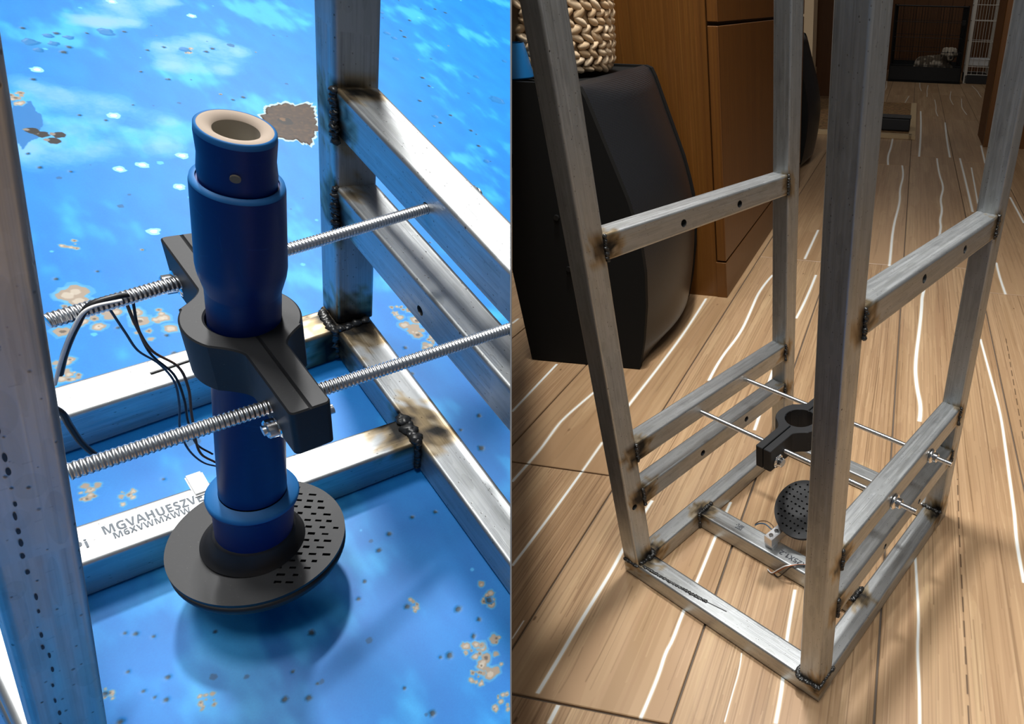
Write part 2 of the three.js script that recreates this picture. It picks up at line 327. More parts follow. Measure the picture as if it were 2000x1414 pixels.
{
  const floor = structure('floor', rbox(-1.3, 1.75, -0.06, -0.0035, -1.6, 6.9), mat({ color: new THREE.Color(0.13, 0.1, 0.075), roughness: 0.95 }), ROOM, { label: 'tiled floor of wood look planks with white veins and dark grout' });
  for (const p of PLANKS) {
    const g = 0.0013, c = 0.0008, s0 = p.s0 + g, s1 = p.s1 - g, u0 = p.u0 + g, u1 = p.u1 - g, R = p.u1 < 1.3 ? NEAR : FAR;
    const lv = [[s0, s1, u0, u1, -0.0035], [s0, s1, u0, u1, -c], [s0 + c, s1 - c, u0 + c, u1 - c, 0]];
    const pos = [], uv = [], idx = [];
    for (const [a, b, d, e, y] of lv) for (const [s, u] of [[a, d], [b, d], [b, e], [a, e]]) { pos.push(s, y, -u); uv.push((s - R[0]) / (R[1] - R[0]), (u - R[2]) / (R[3] - R[2])); }
    for (let l = 0; l < 2; l++) for (let i = 0; i < 4; i++) { const a = l * 4 + i, b = l * 4 + (i + 1) % 4; idx.push(a, b, a + 4, b, b + 4, a + 4); }
    idx.push(8, 9, 10, 8, 10, 11);
    let q = new THREE.BufferGeometry(); q.setAttribute('position', new THREE.Float32BufferAttribute(pos, 3)); q.setAttribute('uv', new THREE.Float32BufferAttribute(uv, 2)); q.setIndex(idx);
    q = q.toNonIndexed(); q.computeVertexNormals();
    part(floor, 'plank', q, R === NEAR ? floorNear : floorFar);
  }
}
const PAINT = mat({ color: new THREE.Color(0.22, 0.23, 0.24), roughness: 0.9 });  // walls mostly out of view, grey chosen for what the steel reflects
const CEIL = mat({ color: new THREE.Color(0.78, 0.78, 0.76), roughness: 0.95 });
structure('ceiling', rbox(-1.6, 1.85, 2.4, 2.5, -1.7, 6.95), CEIL, ROOM);  // out of view, white to bounce light and brighten the steel tops
structure('wall_left', rbox(-1.7, -1.6, -0.06, 2.5, -1.7, 6.95), PAINT, ROOM);
structure('wall_right', rbox(1.75, 1.85, -0.06, 2.5, -1.7, 6.95), PAINT, ROOM);
structure('wall_unseen_front', rbox(-1.7, 1.85, -0.06, 2.5, -1.7, -1.6), mat({ color: new THREE.Color(0.06, 0.1, 0.15), roughness: 0.9 }), ROOM, { label: 'dark blue grey wall out of view, coloured to darken reflections in the steel' });  // unseen wall, dark blue chosen to darken reflections in the steel
const woodMap = canvasTex(1024, 1024, (c, w, h) => {
  c.fillStyle = rgb(98, 60, 19); c.fillRect(0, 0, w, h);
  for (let i = 0; i < 2600; i++) { const d = rnd() < 0.55; c.fillStyle = d ? rgb(82, 48, 14, rr(0.05, 0.2)) : rgb(146, 98, 42, rr(0.05, 0.16)); c.fillRect(rnd() * w, rnd() * h, rr(60, 600), rr(0.7, 3)); }
  for (let i = 0; i < 24; i++) { c.fillStyle = rgb(70, 36, 10, 0.25); c.fillRect(rnd() * w, rnd() * h, rr(200, 900), rr(2, 7)); }
});
const WOOD = mat({ map: woodMap, roughness: 0.38 });
const woodMap2 = woodMap.clone(); woodMap2.repeat.set(1.7, 1.7);
const BOARD = mat({ map: woodMap2, color: new THREE.Color(1.0, 0.95, 0.88), roughness: 0.6 });
{
  const bw = structure('wall_back', rbox(-1.7, 1.85, -0.06, 2.5, 6.85, 6.95), mat({ color: new THREE.Color(0.06, 0.035, 0.015), roughness: 0.8 }), ROOM, { label: 'brown timber wall of upright boards' });
  for (let i = 0; i < 27; i++) part(bw, 'board', uvBox(rbox(-1.55 + i * 0.12, -1.434 + i * 0.12, 0, 2.3, 6.835, 6.85)), BOARD);
}

// ---------------------------------------------------------------- ceiling lamps, all out of view, some added as fill
for (const [s, u, w, d, I, label] of UNSEEN_LAMPS) {
  const t = thing('unseen_ceiling_lamp', label, 'lamp', V(s, 2.4, -u), ROOM);
  part(t, 'frame', merge([rbox(s - w / 2 - 0.02, s + w / 2 + 0.02, 2.37, 2.4, u - d / 2 - 0.02, u - d / 2), rbox(s - w / 2 - 0.02, s + w / 2 + 0.02, 2.37, 2.4, u + d / 2, u + d / 2 + 0.02), rbox(s - w / 2 - 0.02, s - w / 2, 2.37, 2.4, u - d / 2, u + d / 2), rbox(s + w / 2, s + w / 2 + 0.02, 2.37, 2.4, u - d / 2, u + d / 2)]), CEIL);
  part(t, 'diffuser', rbox(s - w / 2, s + w / 2, 2.378, 2.385, u - d / 2, u + d / 2), mat({ color: 0xffffff, emissive: LAMP_COLOR, emissiveIntensity: 3, roughness: 0.8 }));
  const L = new THREE.RectAreaLight(LAMP_COLOR, I, w, d);
  L.name = 'unseen_lamp_light'; L.position.copy(V(s, 2.374, -u).applyMatrix4(ROOM.m)); L.rotation.set(-Math.PI / 2, 0, RTH); L.castShadow = true; scene.add(L);
}

for (const [s, u, I] of UNSEEN_SPOTS) {
  const t = thing('unseen_downlight', 'unseen round spot lamp in the ceiling, placed to light the tall stand', 'lamp', V(s, 2.4, -u), ROOM);
  part(t, 'ring', new THREE.LatheGeometry([[0.07, 0.0], [0.095, 0.0], [0.095, -0.012], [0.072, -0.02], [0.07, 0]].map(([a, b]) => new THREE.Vector2(a, b)), 40).translate(s, 2.4, -u), CEIL);
  part(t, 'lens', new THREE.CylinderGeometry(0.07, 0.07, 0.004, 40).translate(s, 2.394, -u), mat({ color: 0xffffff, emissive: LAMP_COLOR, emissiveIntensity: 6, roughness: 0.6 }));
  const L = new THREE.SpotLight(LAMP_COLOR, I, 0, 0.7, 0.8, 2); L.name = 'unseen_downlight_beam'; L.shadow.radius = 3.2; L.castShadow = true;
  L.position.copy(V(s, 2.375, -u).applyMatrix4(ROOM.m)); L.target.position.copy(V(s - 0.02, 0, -u + 0.12).applyMatrix4(ROOM.m)); scene.add(L, L.target);
}
{ // added thin board at the border, keeps blue floor reflections off the steel
  const e = camera.matrix.elements, X = V(e[0], e[1], e[2]), Yc = V(e[4], e[5], e[6]), Fw = V(-e[8], -e[9], -e[10]);
  const f = Fw.clone().addScaledVector(X, -(CX - 1000) / FOCAL).normalize(), pts = [[0.2, -0.125], [0.40, -0.262], [1.3, 0.744], [1.3, 0.86], [0.2, 0.125]], n = pts.length, pos = [], idx = [];
  for (const o of [-0.0005, -0.0001]) for (const [a, b] of pts) { const p = camera.position.clone().addScaledVector(f, a).addScaledVector(Yc, b).addScaledVector(CUT.normal, o); pos.push(p.x, p.y, p.z); }
  for (let i = 1; i + 1 < n; i++) { idx.push(0, i + 1, i, n, n + i, n + 1 + i); }
  for (let i = 0; i < n; i++) { const j = (i + 1) % n; idx.push(i, j, n + i, j, n + j, n + i); }
  let g = new THREE.BufferGeometry(); g.setAttribute('position', new THREE.Float32BufferAttribute(pos, 3)); g.setIndex(idx); g = g.toNonIndexed(); g.computeVertexNormals();
  structure('wall_added_middle', g, mat({ color: new THREE.Color(0.2, 0.205, 0.21), roughness: 0.9, side: THREE.DoubleSide }), WORLD, { label: 'added thin grey dividing board that blocks blue reflections' });
}

// ---------------------------------------------------------------- the welded frame on the plank floor
const T = 0.025, FR = { W: 0.2858, D: 0.3277, h1: 0.43455, h2: 0.19704, h3: 0.13225, m: 0.109 };
const LEAN = { FL: [-0.0005, -0.016], FR: [-0.0024, 0.01], BL: [0.0007, -0.003], BR: [0.0007, 0.0025] };
const UP = V(0, 1, 0);
{
  const { W, D, h1, h2, h3, m } = FR, h = T / 2;
  const at = { FL: [h, h], FR: [W - h, h], BL: [h, D - h], BR: [W - h, D - h] };
  const P = (k, y, dz = 0) => V(at[k][0] + LEAN[k][0] * y, y, -(at[k][1] + LEAN[k][1] * y + dz));
  const f = thing('welded_stand', 'tall welded stand of square steel tube on the wood plank floor', 'stand', V(W / 2, 0, -D / 2));
  const weldAt = [];
  const w = (p, r) => { weldAt.push([p, r]); return p; };
  // welds at the joints between rails and posts
  const joints = [];
  for (const [a, b, x] of [['FL', 'BL', T], ['FR', 'BR', W]]) for (const y of [h1, h2, h3]) {
    const big = 0.019;
    const pa = P(a, y - h, h), pb = P(b, y - h, -h);
    joints.push([V(x + LEAN[a][0] * y, y - 0.001, pa.z), V(x + LEAN[a][0] * y, y - T + 0.001, pa.z)]);
    joints.push([V(x + LEAN[b][0] * y, y - 0.001, pb.z), V(x + LEAN[b][0] * y, y - T + 0.001, pb.z)]);
    w(V(x, y - h, pa.z), a === 'FL' && y !== h1 ? 0.023 : big); w(V(x, y - h, pb.z), big * 0.85);
  }
  const corners = [[T, T, -T * 0.6], [W, T, 0], [W, T, -(D - T)], [T, T, -(D - T)]];
  w(V(T, T, -T), 0.025); w(V(T * 0.3, T, 0), 0.016); w(V(W - 0.004, T, -0.002), 0.016); w(V(W, T, -(D - T)), 0.024); w(V(T, T, -m - 0.008), 0.02); w(V(W - T, T, -m - 0.01), 0.02); w(V(T, T, -(D - T)), 0.02);
  const tint = oxide(weldAt);
  for (const k of ['FL', 'FR', 'BL', 'BR']) {
    let g = bar(P(k, T), P(k, 0.95), T, T, V(0, 0, 1), { tint });
    if (k === 'FL') g = drill(g, [[V(T, 0.115, -0.008), V(1, 0, 0.0), 0.0035, 0.02]]);
    part(f, 'post', g, STEEL);
  }
  const rail = (a, b, y, holes = []) => {
    let g = bar(P(a, y - h, h), P(b, y - h, -h), T, T, UP, { tint });
    if (holes.length) g = drill(g, holes.map(([x, yy, z, r]) => [V(x, yy, z), V(1, 0, 0), r ?? 0.004, 0.03]));
    return part(f, 'rail', g, STEEL);
  };
  rail('FL', 'BL', h1, [[T, 0.420, -0.118], [T, 0.4198, -0.2074]]);
  rail('FL', 'BL', h2); rail('FL', 'BL', h3, [[T, 0.1190, -0.1234], [T, 0.1210, -0.2118]]);
  rail('FR', 'BR', h1, [[W, 0.423, -0.1289], [W, 0.423, -0.2172]]);
  rail('FR', 'BR', h2); rail('FR', 'BR', h3, [[W, 0.118, -0.1225, 0.0032], [W, 0.118, -0.2075, 0.0032]]);
  part(f, 'base_bar', bar(V(0, h, -h), V(W, h, -h), T, T, UP, { tint }), STEEL);
  part(f, 'base_bar', bar(V(0, h, -(D - h)), V(W, h, -(D - h)), T, T, UP, { tint }), STEEL);
  part(f, 'base_bar', bar(V(h, h, -T), V(h, h, -(D - T)), T, T, UP, { tint }), STEEL);
  part(f, 'base_bar', bar(V(W - h, h, -T), V(W - h, h, -(D - T)), T, T, UP, { tint }), STEEL);
  part(f, 'cross_bar', bar(V(T, h, -(m + h)), V(W - T, h, -(m + h)), T, T, UP, { tint }), STEEL);
  for (const [a, b] of joints) part(f, 'weld_bead', bead([a, b], 0.0022), WELD, { label: 'dark lumpy weld bead' });
  part(f, 'weld_bead', bead([V(T + 0.001, T + 0.001, -T * 0.2), V(T + 0.001, T + 0.001, -T), V(T * 0.7, T + 0.001, -T - 0.001)], 0.0034), WELD);
  part(f, 'weld_bead', bead([V(0.003, T, 0.0005), V(T * 0.95, T, 0.0005)], 0.0022), WELD);
  part(f, 'weld_bead', bead([V(W - T - 0.001, T + 0.0005, -T), V(W - T - 0.001, T, 0), V(W - 0.001, T, 0.0005)], 0.0025), WELD);
  part(f, 'weld_bead', bead([V(W, T, -0.003), V(W, T, -T - 0.001)], 0.002), WELD);
  part(f, 'weld_bead', bead([V(W - T, T + 0.001, -(D - T)), V(W - 0.001, T + 0.001, -(D - T - 0.001))], 0.003), WELD);
  part(f, 'weld_bead', bead([V(T, T + 0.0005, -m - 0.002), V(T, T + 0.0005, -m - T + 0.002)], 0.0032), WELD);
  part(f, 'weld_bead', bead([V(W - T - 0.001, T + 0.0005, -m - 0.002), V(W - T, T + 0.0005, -m - T + 0.002)], 0.0028), WELD);
  part(f, 'weld_bead', bead([V(T, 0.003, -m), V(T, T, -m)], 0.0024), WELD);
  // long slag line on the front bar
  const sl = [[0.031, -0.004], [0.0491, -0.0048], [0.0769, -0.0065], [0.1053, -0.0085], [0.125, -0.0105], [0.1529, -0.014]].map(([x, z]) => V(x, T, z));
  part(f, 'slag_line', bead(sl.slice(0, 5), 0.0017), WELD, { label: 'long rough black slag line along the front bar' });
  part(f, 'slag_line', tube(sl.slice(3), 0.0006, 20), WELD);
  // printed maker's lettering on the cross bar
  const ink = (str, w2, h2, deg) => canvasTex(1024, 160, (c, cw, ch) => { c.fillStyle = '#000'; c.fillRect(0, 0, cw, ch); c.fillStyle = '#fff'; c.font = 'bold 110px sans-serif'; c.textAlign = 'center'; c.textBaseline = 'middle'; str.forEach(([t, x, y, k]) => { c.save(); c.translate(x, y); c.scale(k, k); c.fillText(t, 0, 0); c.restore(); }); }, false);
  const INK = (a) => mat({ color: new THREE.Color(0.05, 0.055, 0.065), alphaMap: a, transparent: true, roughness: 0.7 });
  const plate = (tex, x0, x1, z0, z1, flip) => { const g = new THREE.PlaneGeometry(x1 - x0, z1 - z0); if (flip) g.rotateZ(Math.PI); return g.rotateX(-Math.PI / 2).translate((x0 + x1) / 2, T + 0.00025, (z0 + z1) / 2); };
  part(f, 'lettering', plate(0, 0.137, 0.215, -m - 0.016, -m - 0.005, true), INK(ink([['25X25X1.2', 520, 84, 1.25]])), { label: 'black printed size lettering' });
  part(f, 'lettering', plate(0, 0.066, 0.1, -m - 0.02, -m - 0.006, true), INK(ink([['S0FC-', 520, 84, 1.2]])));
}
// rods through the right-hand frame
const RODY = 0.1815;
for (const z of [-0.1255, -0.2165]) {
  const t = thing('threaded_rod', z > -0.2 ? 'thin zinc threaded rod bolted across the tall frame beside the foot disc' : 'thin zinc threaded rod bolted across the tall frame toward its rear posts', 'threaded rod', V(0.15, RODY, z), WORLD, 'rods across the tall frame');
  part(t, 'rod', threaded(V(0.004, RODY, z), V(0.311, RODY - 0.004, z - 0.004), 0.003, 0.0013, 0.0005), ZINC);
  const e = V(FR.W + 0.0005, RODY - 0.0036, z - 0.0036);
  const nut = part(t, 'nut', hexNut(e.clone().add(V(0.0012, 0, 0)), V(1, 0, 0), 0.0056, 0.0062), BRIGHT);
  part(nut, 'washer', aim(new THREE.CylinderGeometry(0.0085, 0.0085, 0.0012, 28).translate(0, 0.0006, 0), e, V(1, 0, 0)), BRIGHT);
}
// clamp body used in both places: two halves split along their length
function clampHalf(side, R, hole, lug, len, hgt, gap) { // plan shape: x across, y along; side = +1 / -1
  const s = new THREE.Shape(), g = gap / 2;
  const e = len / 2, a = Math.asin(Math.min(1, g / hole));
  s.moveTo(g, -e);
  s.lineTo(lug - 0.0015, -e); s.quadraticCurveTo(lug, -e, lug, -e + 0.0015);
  s.lineTo(lug, -R * 1.12); s.quadraticCurveTo(lug * 1.02, -R * 0.92, R * 0.82, -R * 0.62);
  s.absarc(0, 0, R, -0.62, 0.62, false);
  s.quadraticCurveTo(lug * 1.02, R * 0.92, lug, R * 1.12);
  s.lineTo(lug, e - 0.0015); s.quadraticCurveTo(lug, e, lug - 0.0015, e); s.lineTo(g, e);
  s.lineTo(g, hole * Math.cos(a));
  s.absarc(0, 0, hole, Math.PI / 2 - a, -Math.PI / 2 + a, true);
  s.lineTo(g, -e);
  const q = new THREE.ExtrudeGeometry(s, { depth: hgt, bevelEnabled: true, bevelThickness: 0.0006, bevelSize: 0.0006, bevelSegments: 1, curveSegments: 20 });
  q.translate(0, 0, -hgt / 2); q.rotateX(-Math.PI / 2); // x across, z = -along, y up
  if (side < 0) q.rotateY(Math.PI);
  const u = q.attributes.uv; for (let i = 0; i < u.count; i++) u.setXY(i, u.getX(i) * 14, u.getY(i) * 14);
  return q;
}
const ribMap = canvasTex(64, 512, (c, w, h) => { for (let y = 0; y < h; y++) { const g = 34 + 9 * Math.sin(y * 0.8) + rr(-3, 3); c.fillStyle = rgb(g, g, g + 1); c.fillRect(0, y, w, 1); } });
{
  const c = V(0.1395, 0.1815, -0.1715), t = thing('pipe_clamp', 'black two piece clamp with an empty ring, hung on the rods of the tall frame', 'clamp', c);
  const halves = [1, -1].map((s) => part(t, 'clamp_half', clampHalf(s, 0.0285, 0.0185, 0.0098, 0.143, 0.027, 0.0026).translate(c.x, c.y, c.z), PRINTED));
  for (let i = 0; i < 10; i++) { const a = (i + 0.5) / 10 * Math.PI * 2; part(halves[Math.cos(a) > 0 ? 0 : 1], 'grip_rib', new THREE.BoxGeometry(0.0022, 0.0265, 0.0022).rotateY(-a).translate(c.x + Math.cos(a) * 0.0186, c.y, c.z + Math.sin(a) * 0.0186), PRINTED); }
  for (const dz of [0.058, -0.058]) {
    const b = V(c.x + 0.0104, c.y - 0.007, c.z + dz);
    const nut = part(t, 'clamp_nut', hexNut(b, V(1, 0, 0), 0.0055, 0.0065), BRIGHT, { label: 'shiny hexagonal flange nut' });
    part(nut, 'bolt', aim(new THREE.CylinderGeometry(0.003, 0.003, 0.028, 14), V(c.x, c.y - 0.007, c.z + dz), V(1, 0, 0)), ZINC);
  }
}
// perforated disc: a plate with slots over a rim
function slotDisc(R, th, slots, extra) {
  const s = new THREE.Shape(); s.absarc(0, 0, R, 0, Math.PI * 2);
  for (const [x, y, w, h] of slots) {
    if (Math.hypot(Math.abs(x) + w / 2, Math.abs(y) + h / 2) > R * 0.95) continue;
    if (extra && extra(x, y)) continue;
    const p = new THREE.Path(); p.moveTo(x - w / 2, y - h / 2); p.lineTo(x + w / 2, y - h / 2); p.lineTo(x + w / 2, y + h / 2); p.lineTo(x - w / 2, y + h / 2); p.lineTo(x - w / 2, y - h / 2); s.holes.push(p);
  }
  const g = new THREE.ExtrudeGeometry(s, { depth: th, bevelEnabled: false, curveSegments: 64 }); g.rotateX(-Math.PI / 2);
  const u = g.attributes.uv; for (let i = 0; i < u.count; i++) u.setXY(i, u.getX(i) * 12, u.getY(i) * 12);
  return g;
}
{
  const c = V(0.155, 0.0595, -0.166), nrm = V(0.14, 0.86, 0.50).normalize();
  const t = thing('foot_disc', 'tilted round black printed foot disc beside the cross bar of the tall frame', 'disc', c);
  const slots = []; for (let i = -5; i <= 5; i++) for (let j = -4; j <= 4; j++) slots.push([i * 0.0062 + rr(-0.0008, 0.0008), j * 0.0072, rr(0.0018, 0.003), rr(0.0016, 0.0026)]);
  const q = new THREE.Quaternion().setFromUnitVectors(UP, nrm), pl = (g) => g.applyQuaternion(q).translate(c.x, c.y, c.z);
  part(t, 'top_plate', pl(slotDisc(0.0372, 0.003, slots).translate(0, 0.009, 0)), PRINTED);
  part(t, 'body', pl(new THREE.LatheGeometry([[0, 0], [0.034, 0], [0.0368, 0.0015], [0.0372, 0.004], [0.0372, 0.009], [0, 0.009]].map(([a, b]) => new THREE.Vector2(a, b)), 64)), BLACK);
  // load cell bar between the cross bar and the disc
  const l = thing('load_cell', 'small silver load cell block with two screws on the cross bar of the tall frame', 'load cell', V(0.137, T, -0.125));
  const A = V(0.1345, T + 0.0115, -0.1155), B = V(0.1385, T + 0.0115, -0.150);
  const blk = part(l, 'block', bar(A, B, 0.0128, 0.0125, UP, { r: 0.0005, n: 2 }), ALUM);
  part(l, 'spacer', box(0.129, 0.142, T, T + 0.0055, -0.126, -0.1165), ALUM);
  for (const k of [0.16, 0.44]) { const p = A.clone().lerp(B, k); p.y += 0.0062; part(blk, 'screw', new THREE.CylinderGeometry(0.0028, 0.003, 0.0016, 18).translate(p.x, p.y + 0.0006, p.z), BRIGHT); }
}
// wires by the load cell
const WIRE = { white: mat({ color: new THREE.Color(0.8, 0.8, 0.78), roughness: 0.4 }), black: mat({ color: new THREE.Color(0.015, 0.015, 0.015), roughness: 0.4 }), red: mat({ color: new THREE.Color(0.42, 0.13, 0.04), roughness: 0.4 }), blue: mat({ color: new THREE.Color(0.05, 0.1, 0.16), roughness: 0.4 }), brown: mat({ color: new THREE.Color(0.16, 0.08, 0.03), roughness: 0.5 }) };
function wire(label, pts, r, m, place, base, grp) { const t = thing('wire', label, 'wire', V(...pts[base ?? 0]), place, grp); part(t, 'strand', tube(pts, r, 60), m, { keep: place === SLAB ? -1 : 0 }); return t; }
wire('white wire looping over the edge of the cross bar', [[0.143, 0.0035, -0.1035], [0.1494, 0.0025, -0.1025], [0.1591, 0.0138, -0.103], [0.1705, 0.0265, -0.1055], [0.1872, 0.0265, -0.118], [0.21, 0.0265, -0.127]], 0.0008, WIRE.white, WORLD);
wire('orange brown wire lying across the cross bar', [[0.146, 0.003, -0.1045], [0.1515, 0.003, -0.103], [0.162, 0.0145, -0.1035], [0.174, 0.0272, -0.107], [0.19, 0.0272, -0.1205], [0.212, 0.0268, -0.129]], 0.0008, WIRE.red, WORLD);
wire('black wire hanging in a loop off the cross bar', [[0.1514, 0.003, -0.1035], [0.1593, 0.002, -0.1025], [0.1684, 0.0147, -0.1035], [0.1768, 0.0275, -0.107], [0.1877, 0.028, -0.1173], [0.213, 0.0275, -0.1255]], 0.0008, WIRE.black, WORLD);
wire('dark wires arching behind the cross bar to the load cell', [[0.098, 0.026, -0.136], [0.104, 0.031, -0.138], [0.113, 0.034, -0.139], [0.122, 0.032, -0.1385], [0.1275, 0.0325, -0.137]], 0.0009, WIRE.blue, WORLD);
wire('thin brown wire arching over the dark ones behind the cross bar', [[0.097, 0.026, -0.1375], [0.104, 0.034, -0.1395], [0.114, 0.038, -0.141], [0.123, 0.036, -0.141], [0.128, 0.034, -0.1385]], 0.0007, WIRE.brown, WORLD);

// ---------------------------------------------------------------- loudspeakers
const SPK_PROFILE = [[0.218, 0], [0.232, 0.06], [0.244, 0.133], [0.249, 0.2], [0.247, 0.25], [0.241, 0.285], [0.231, 0.33], [0.204, 0.415], [0.183, 0.482], [0.176, 0.497], [0.165, 0.501]];
const grilleTex = canvasTex(512, 512, (c, w, h) => { c.fillStyle = rgb(54, 56, 60); c.fillRect(0, 0, w, h); c.fillStyle = rgb(3, 3, 4); for (let y = 0; y < 64; y++) for (let x = 0; x < 64; x++) { c.beginPath(); c.arc(x * 8 + (y % 2 ? 4 : 0) + 2, y * 8 + 4, 3, 0, 7); c.fill(); } });
const GRILLE = mat({ map: grilleTex, roughness: 0.36, metalness: 0.25, bumpMap: grilleTex, bumpScale: 0.0008 });
const CARPET = phys({ color: new THREE.Color(0.0075, 0.0075, 0.007), roughness: 0.8, specularIntensity: 0.35 });
function speakerPlace(a, dv) { const X = V(dv[0], 0, dv[1]).normalize(), Z = X.clone().cross(UP); const m = new THREE.Matrix4().makeBasis(X, UP, Z).setPosition(a[0], 0, a[1]); const p = { m, inv: m.clone().invert() }; p.cut = CUT.clone().applyMatrix4(p.inv); return p; }
const WD = 0.342;
function speaker(place, label, keep) {
  const t = thing('loudspeaker', label, 'loudspeaker', V(0.1, 0, -WD / 2), place, 'black loudspeakers by the cabinet');
  const prof = (d) => { const s = new THREE.Shape(); s.moveTo(0, 0.002); for (const [x, y] of SPK_PROFILE) s.lineTo(x - d, Math.max(0.002, y - d * 0.3)); s.lineTo(0, 0.501 - d * 0.3); s.lineTo(0, 0.002); return s; };
  const ex = (d, z0, z1, b) => new THREE.ExtrudeGeometry(prof(d), { depth: z1 - z0, bevelEnabled: false, curveSegments: 8 }).translate(0, 0, z0);
  part(t, 'cabinet', ex(0.014, -WD + 0.012, -0.012), CARPET, { keep });
  part(t, 'side_panel', ex(0, -0.0121, 0), CARPET, { keep }); part(t, 'side_panel', ex(0, -WD, -WD + 0.0121), CARPET, { keep });
  const c = new THREE.CatmullRomCurve3(SPK_PROFILE.map(([x, y]) => V(x, y, 0))), n = 48, k = 24, pos = [], uv = [], idx = [];
  for (let i = 0; i <= n; i++) for (let j = 0; j <= k; j++) { const p = c.getPointAt(i / n), z = lerp(-WD + 0.011, -0.011, j / k), q = 2 * j / k - 1, e = Math.min(1, i / 3, (n - i) / 3); pos.push(p.x - 0.004 + 0.026 * (1 - q * q) * e, p.y, z); uv.push(z / 0.16, i / n * 0.56 / 0.16); }
  for (let i = 0; i < n; i++) for (let j = 0; j < k; j++) { const a = i * (k + 1) + j, b = a + k + 1; idx.push(a, a + 1, b, b, a + 1, b + 1); }
  const g = new THREE.BufferGeometry(); g.setAttribute('position', new THREE.Float32BufferAttribute(pos, 3)); g.setAttribute('uv', new THREE.Float32BufferAttribute(uv, 2)); g.setIndex(idx); g.computeVertexNormals();
  part(t, 'grille', g, GRILLE, { label: 'bulging perforated black metal grille', keep });
  for (const [x, y] of [[0.1035, 0.291], [0.1096, 0.1985]]) part(t, 'screw', new THREE.CylinderGeometry(0.0045, 0.005, 0.004, 16).rotateX(Math.PI / 2).translate(x, y, 0.0015), mat({ color: new THREE.Color(0.05, 0.05, 0.05), roughness: 0.3, metalness: 0.8 }), { keep });
  return t;
}
const SPK = speakerPlace([-0.54, -0.245], [0.88917, -0.45759]);
speaker(SPK, 'black loudspeaker with bulging mesh front standing under the woven basket', 1);
speaker(speakerPlace([-0.36 * 0.9075 - 2.12 * 0.42, 0.36 * 0.42 - 2.12 * 0.9075], [0.9075, -0.42]), 'second black loudspeaker beyond the brown cabinet, beside the pale door jamb', 0);

// ---------------------------------------------------------------- woven basket on the near loudspeaker
{
  const c = V(0.06, 0.503, -0.172), t = thing('basket', 'chunky woven straw basket standing on the black loudspeaker', 'basket', c, SPK);
  const straw = [[0.56, 0.4, 0.24], [0.62, 0.46, 0.29], [0.5, 0.35, 0.2], [0.66, 0.51, 0.34]].map((k) => mat({ color: new THREE.Color(...k), roughness: 1 }));
  const Rof = (y) => 0.092 + 0.014 * Math.sin(Math.min(1, y / 0.2) * Math.PI * 0.62) - 0.012 * sstep(0.012 - y, 0, 0.012);
  const inner = new THREE.LatheGeometry([[0, 0.002], [0.082, 0.002], [0.09, 0.03], [0.098, 0.1], [0.098, 0.235], [0.09, 0.235], [0.09, 0.02], [0, 0.02]].map(([a, b]) => new THREE.Vector2(a, b)), 48).translate(c.x, c.y, c.z);
  part(t, 'basket_wall', inner, mat({ color: new THREE.Color(0.48, 0.35, 0.21), roughness: 1 }), { keep: 1 });
  const eye = camera.position.clone().applyMatrix4(SPK.inv), all = [];
  const proto = new THREE.SphereGeometry(1, 8, 5);
  for (let row = 0; row < 20; row++) for (let i = 0; i < 30; i++) {
    const y = 0.008 + row * 0.0117, R = Rof(y), a = (i + (row % 4 < 2 ? 0.5 : 0) + rr(-0.12, 0.12)) / 30 * Math.PI * 2;
    const p = V(c.x + Math.cos(a) * R, c.y + y, c.z + Math.sin(a) * R), out = V(Math.cos(a), 0, Math.sin(a));
    if (SPK.cut.distanceToPoint(p) < 0.002) continue;
    all.push({ p, out, a, row, d: p.distanceTo(eye) + (out.dot(eye.clone().sub(p)) < 0 ? 5 : 0), sz: rr(0.9, 1.15) });
  }
  all.sort((x, y) => x.d - y.d);
  const rest = [];
  all.forEach((o, i) => {
    const tilt = (o.row % 2 ? 1 : -1) * rr(0.2, 0.75), X = V(Math.sin(o.a), 0, -Math.cos(o.a)), m = new THREE.Matrix4().makeBasis(X, UP, o.out.clone()).multiply(new THREE.Matrix4().makeRotationZ(tilt)).multiply(new THREE.Matrix4().makeScale(0.0122 * o.sz * rr(0.85, 1.15), 0.0056 * o.sz * rr(0.85, 1.2), 0.0068 * rr(0.85, 1.25))).setPosition(o.p);
    const g = proto.clone().applyMatrix4(m);
    if (i < 290) part(t, 'straw_strand', g, straw[Math.floor(rnd() * 4)], { keep: 1 });
    else rest.push(g);
  });
  if (rest.length) part(t, 'straw_strands', merge(rest), straw[0], { kind: 'stuff', keep: 1 });
}
{
  const p = V(0.047, 0.502, -0.036), t = thing('blue_cup', 'blue plastic cup standing beside the woven basket on the loudspeaker', 'cup', p, SPK);
  part(t, 'cup_wall', new THREE.LatheGeometry([[0, 0], [0.034, 0], [0.036, 0.003], [0.029, 0.05], [0.027, 0.05], [0.032, 0.004], [0, 0.004]].map(([a, b]) => new THREE.Vector2(a, b)), 40).translate(p.x, p.y, p.z), mat({ color: new THREE.Color(0.01, 0.16, 0.42), roughness: 0.35 }), { keep: 1 });
}

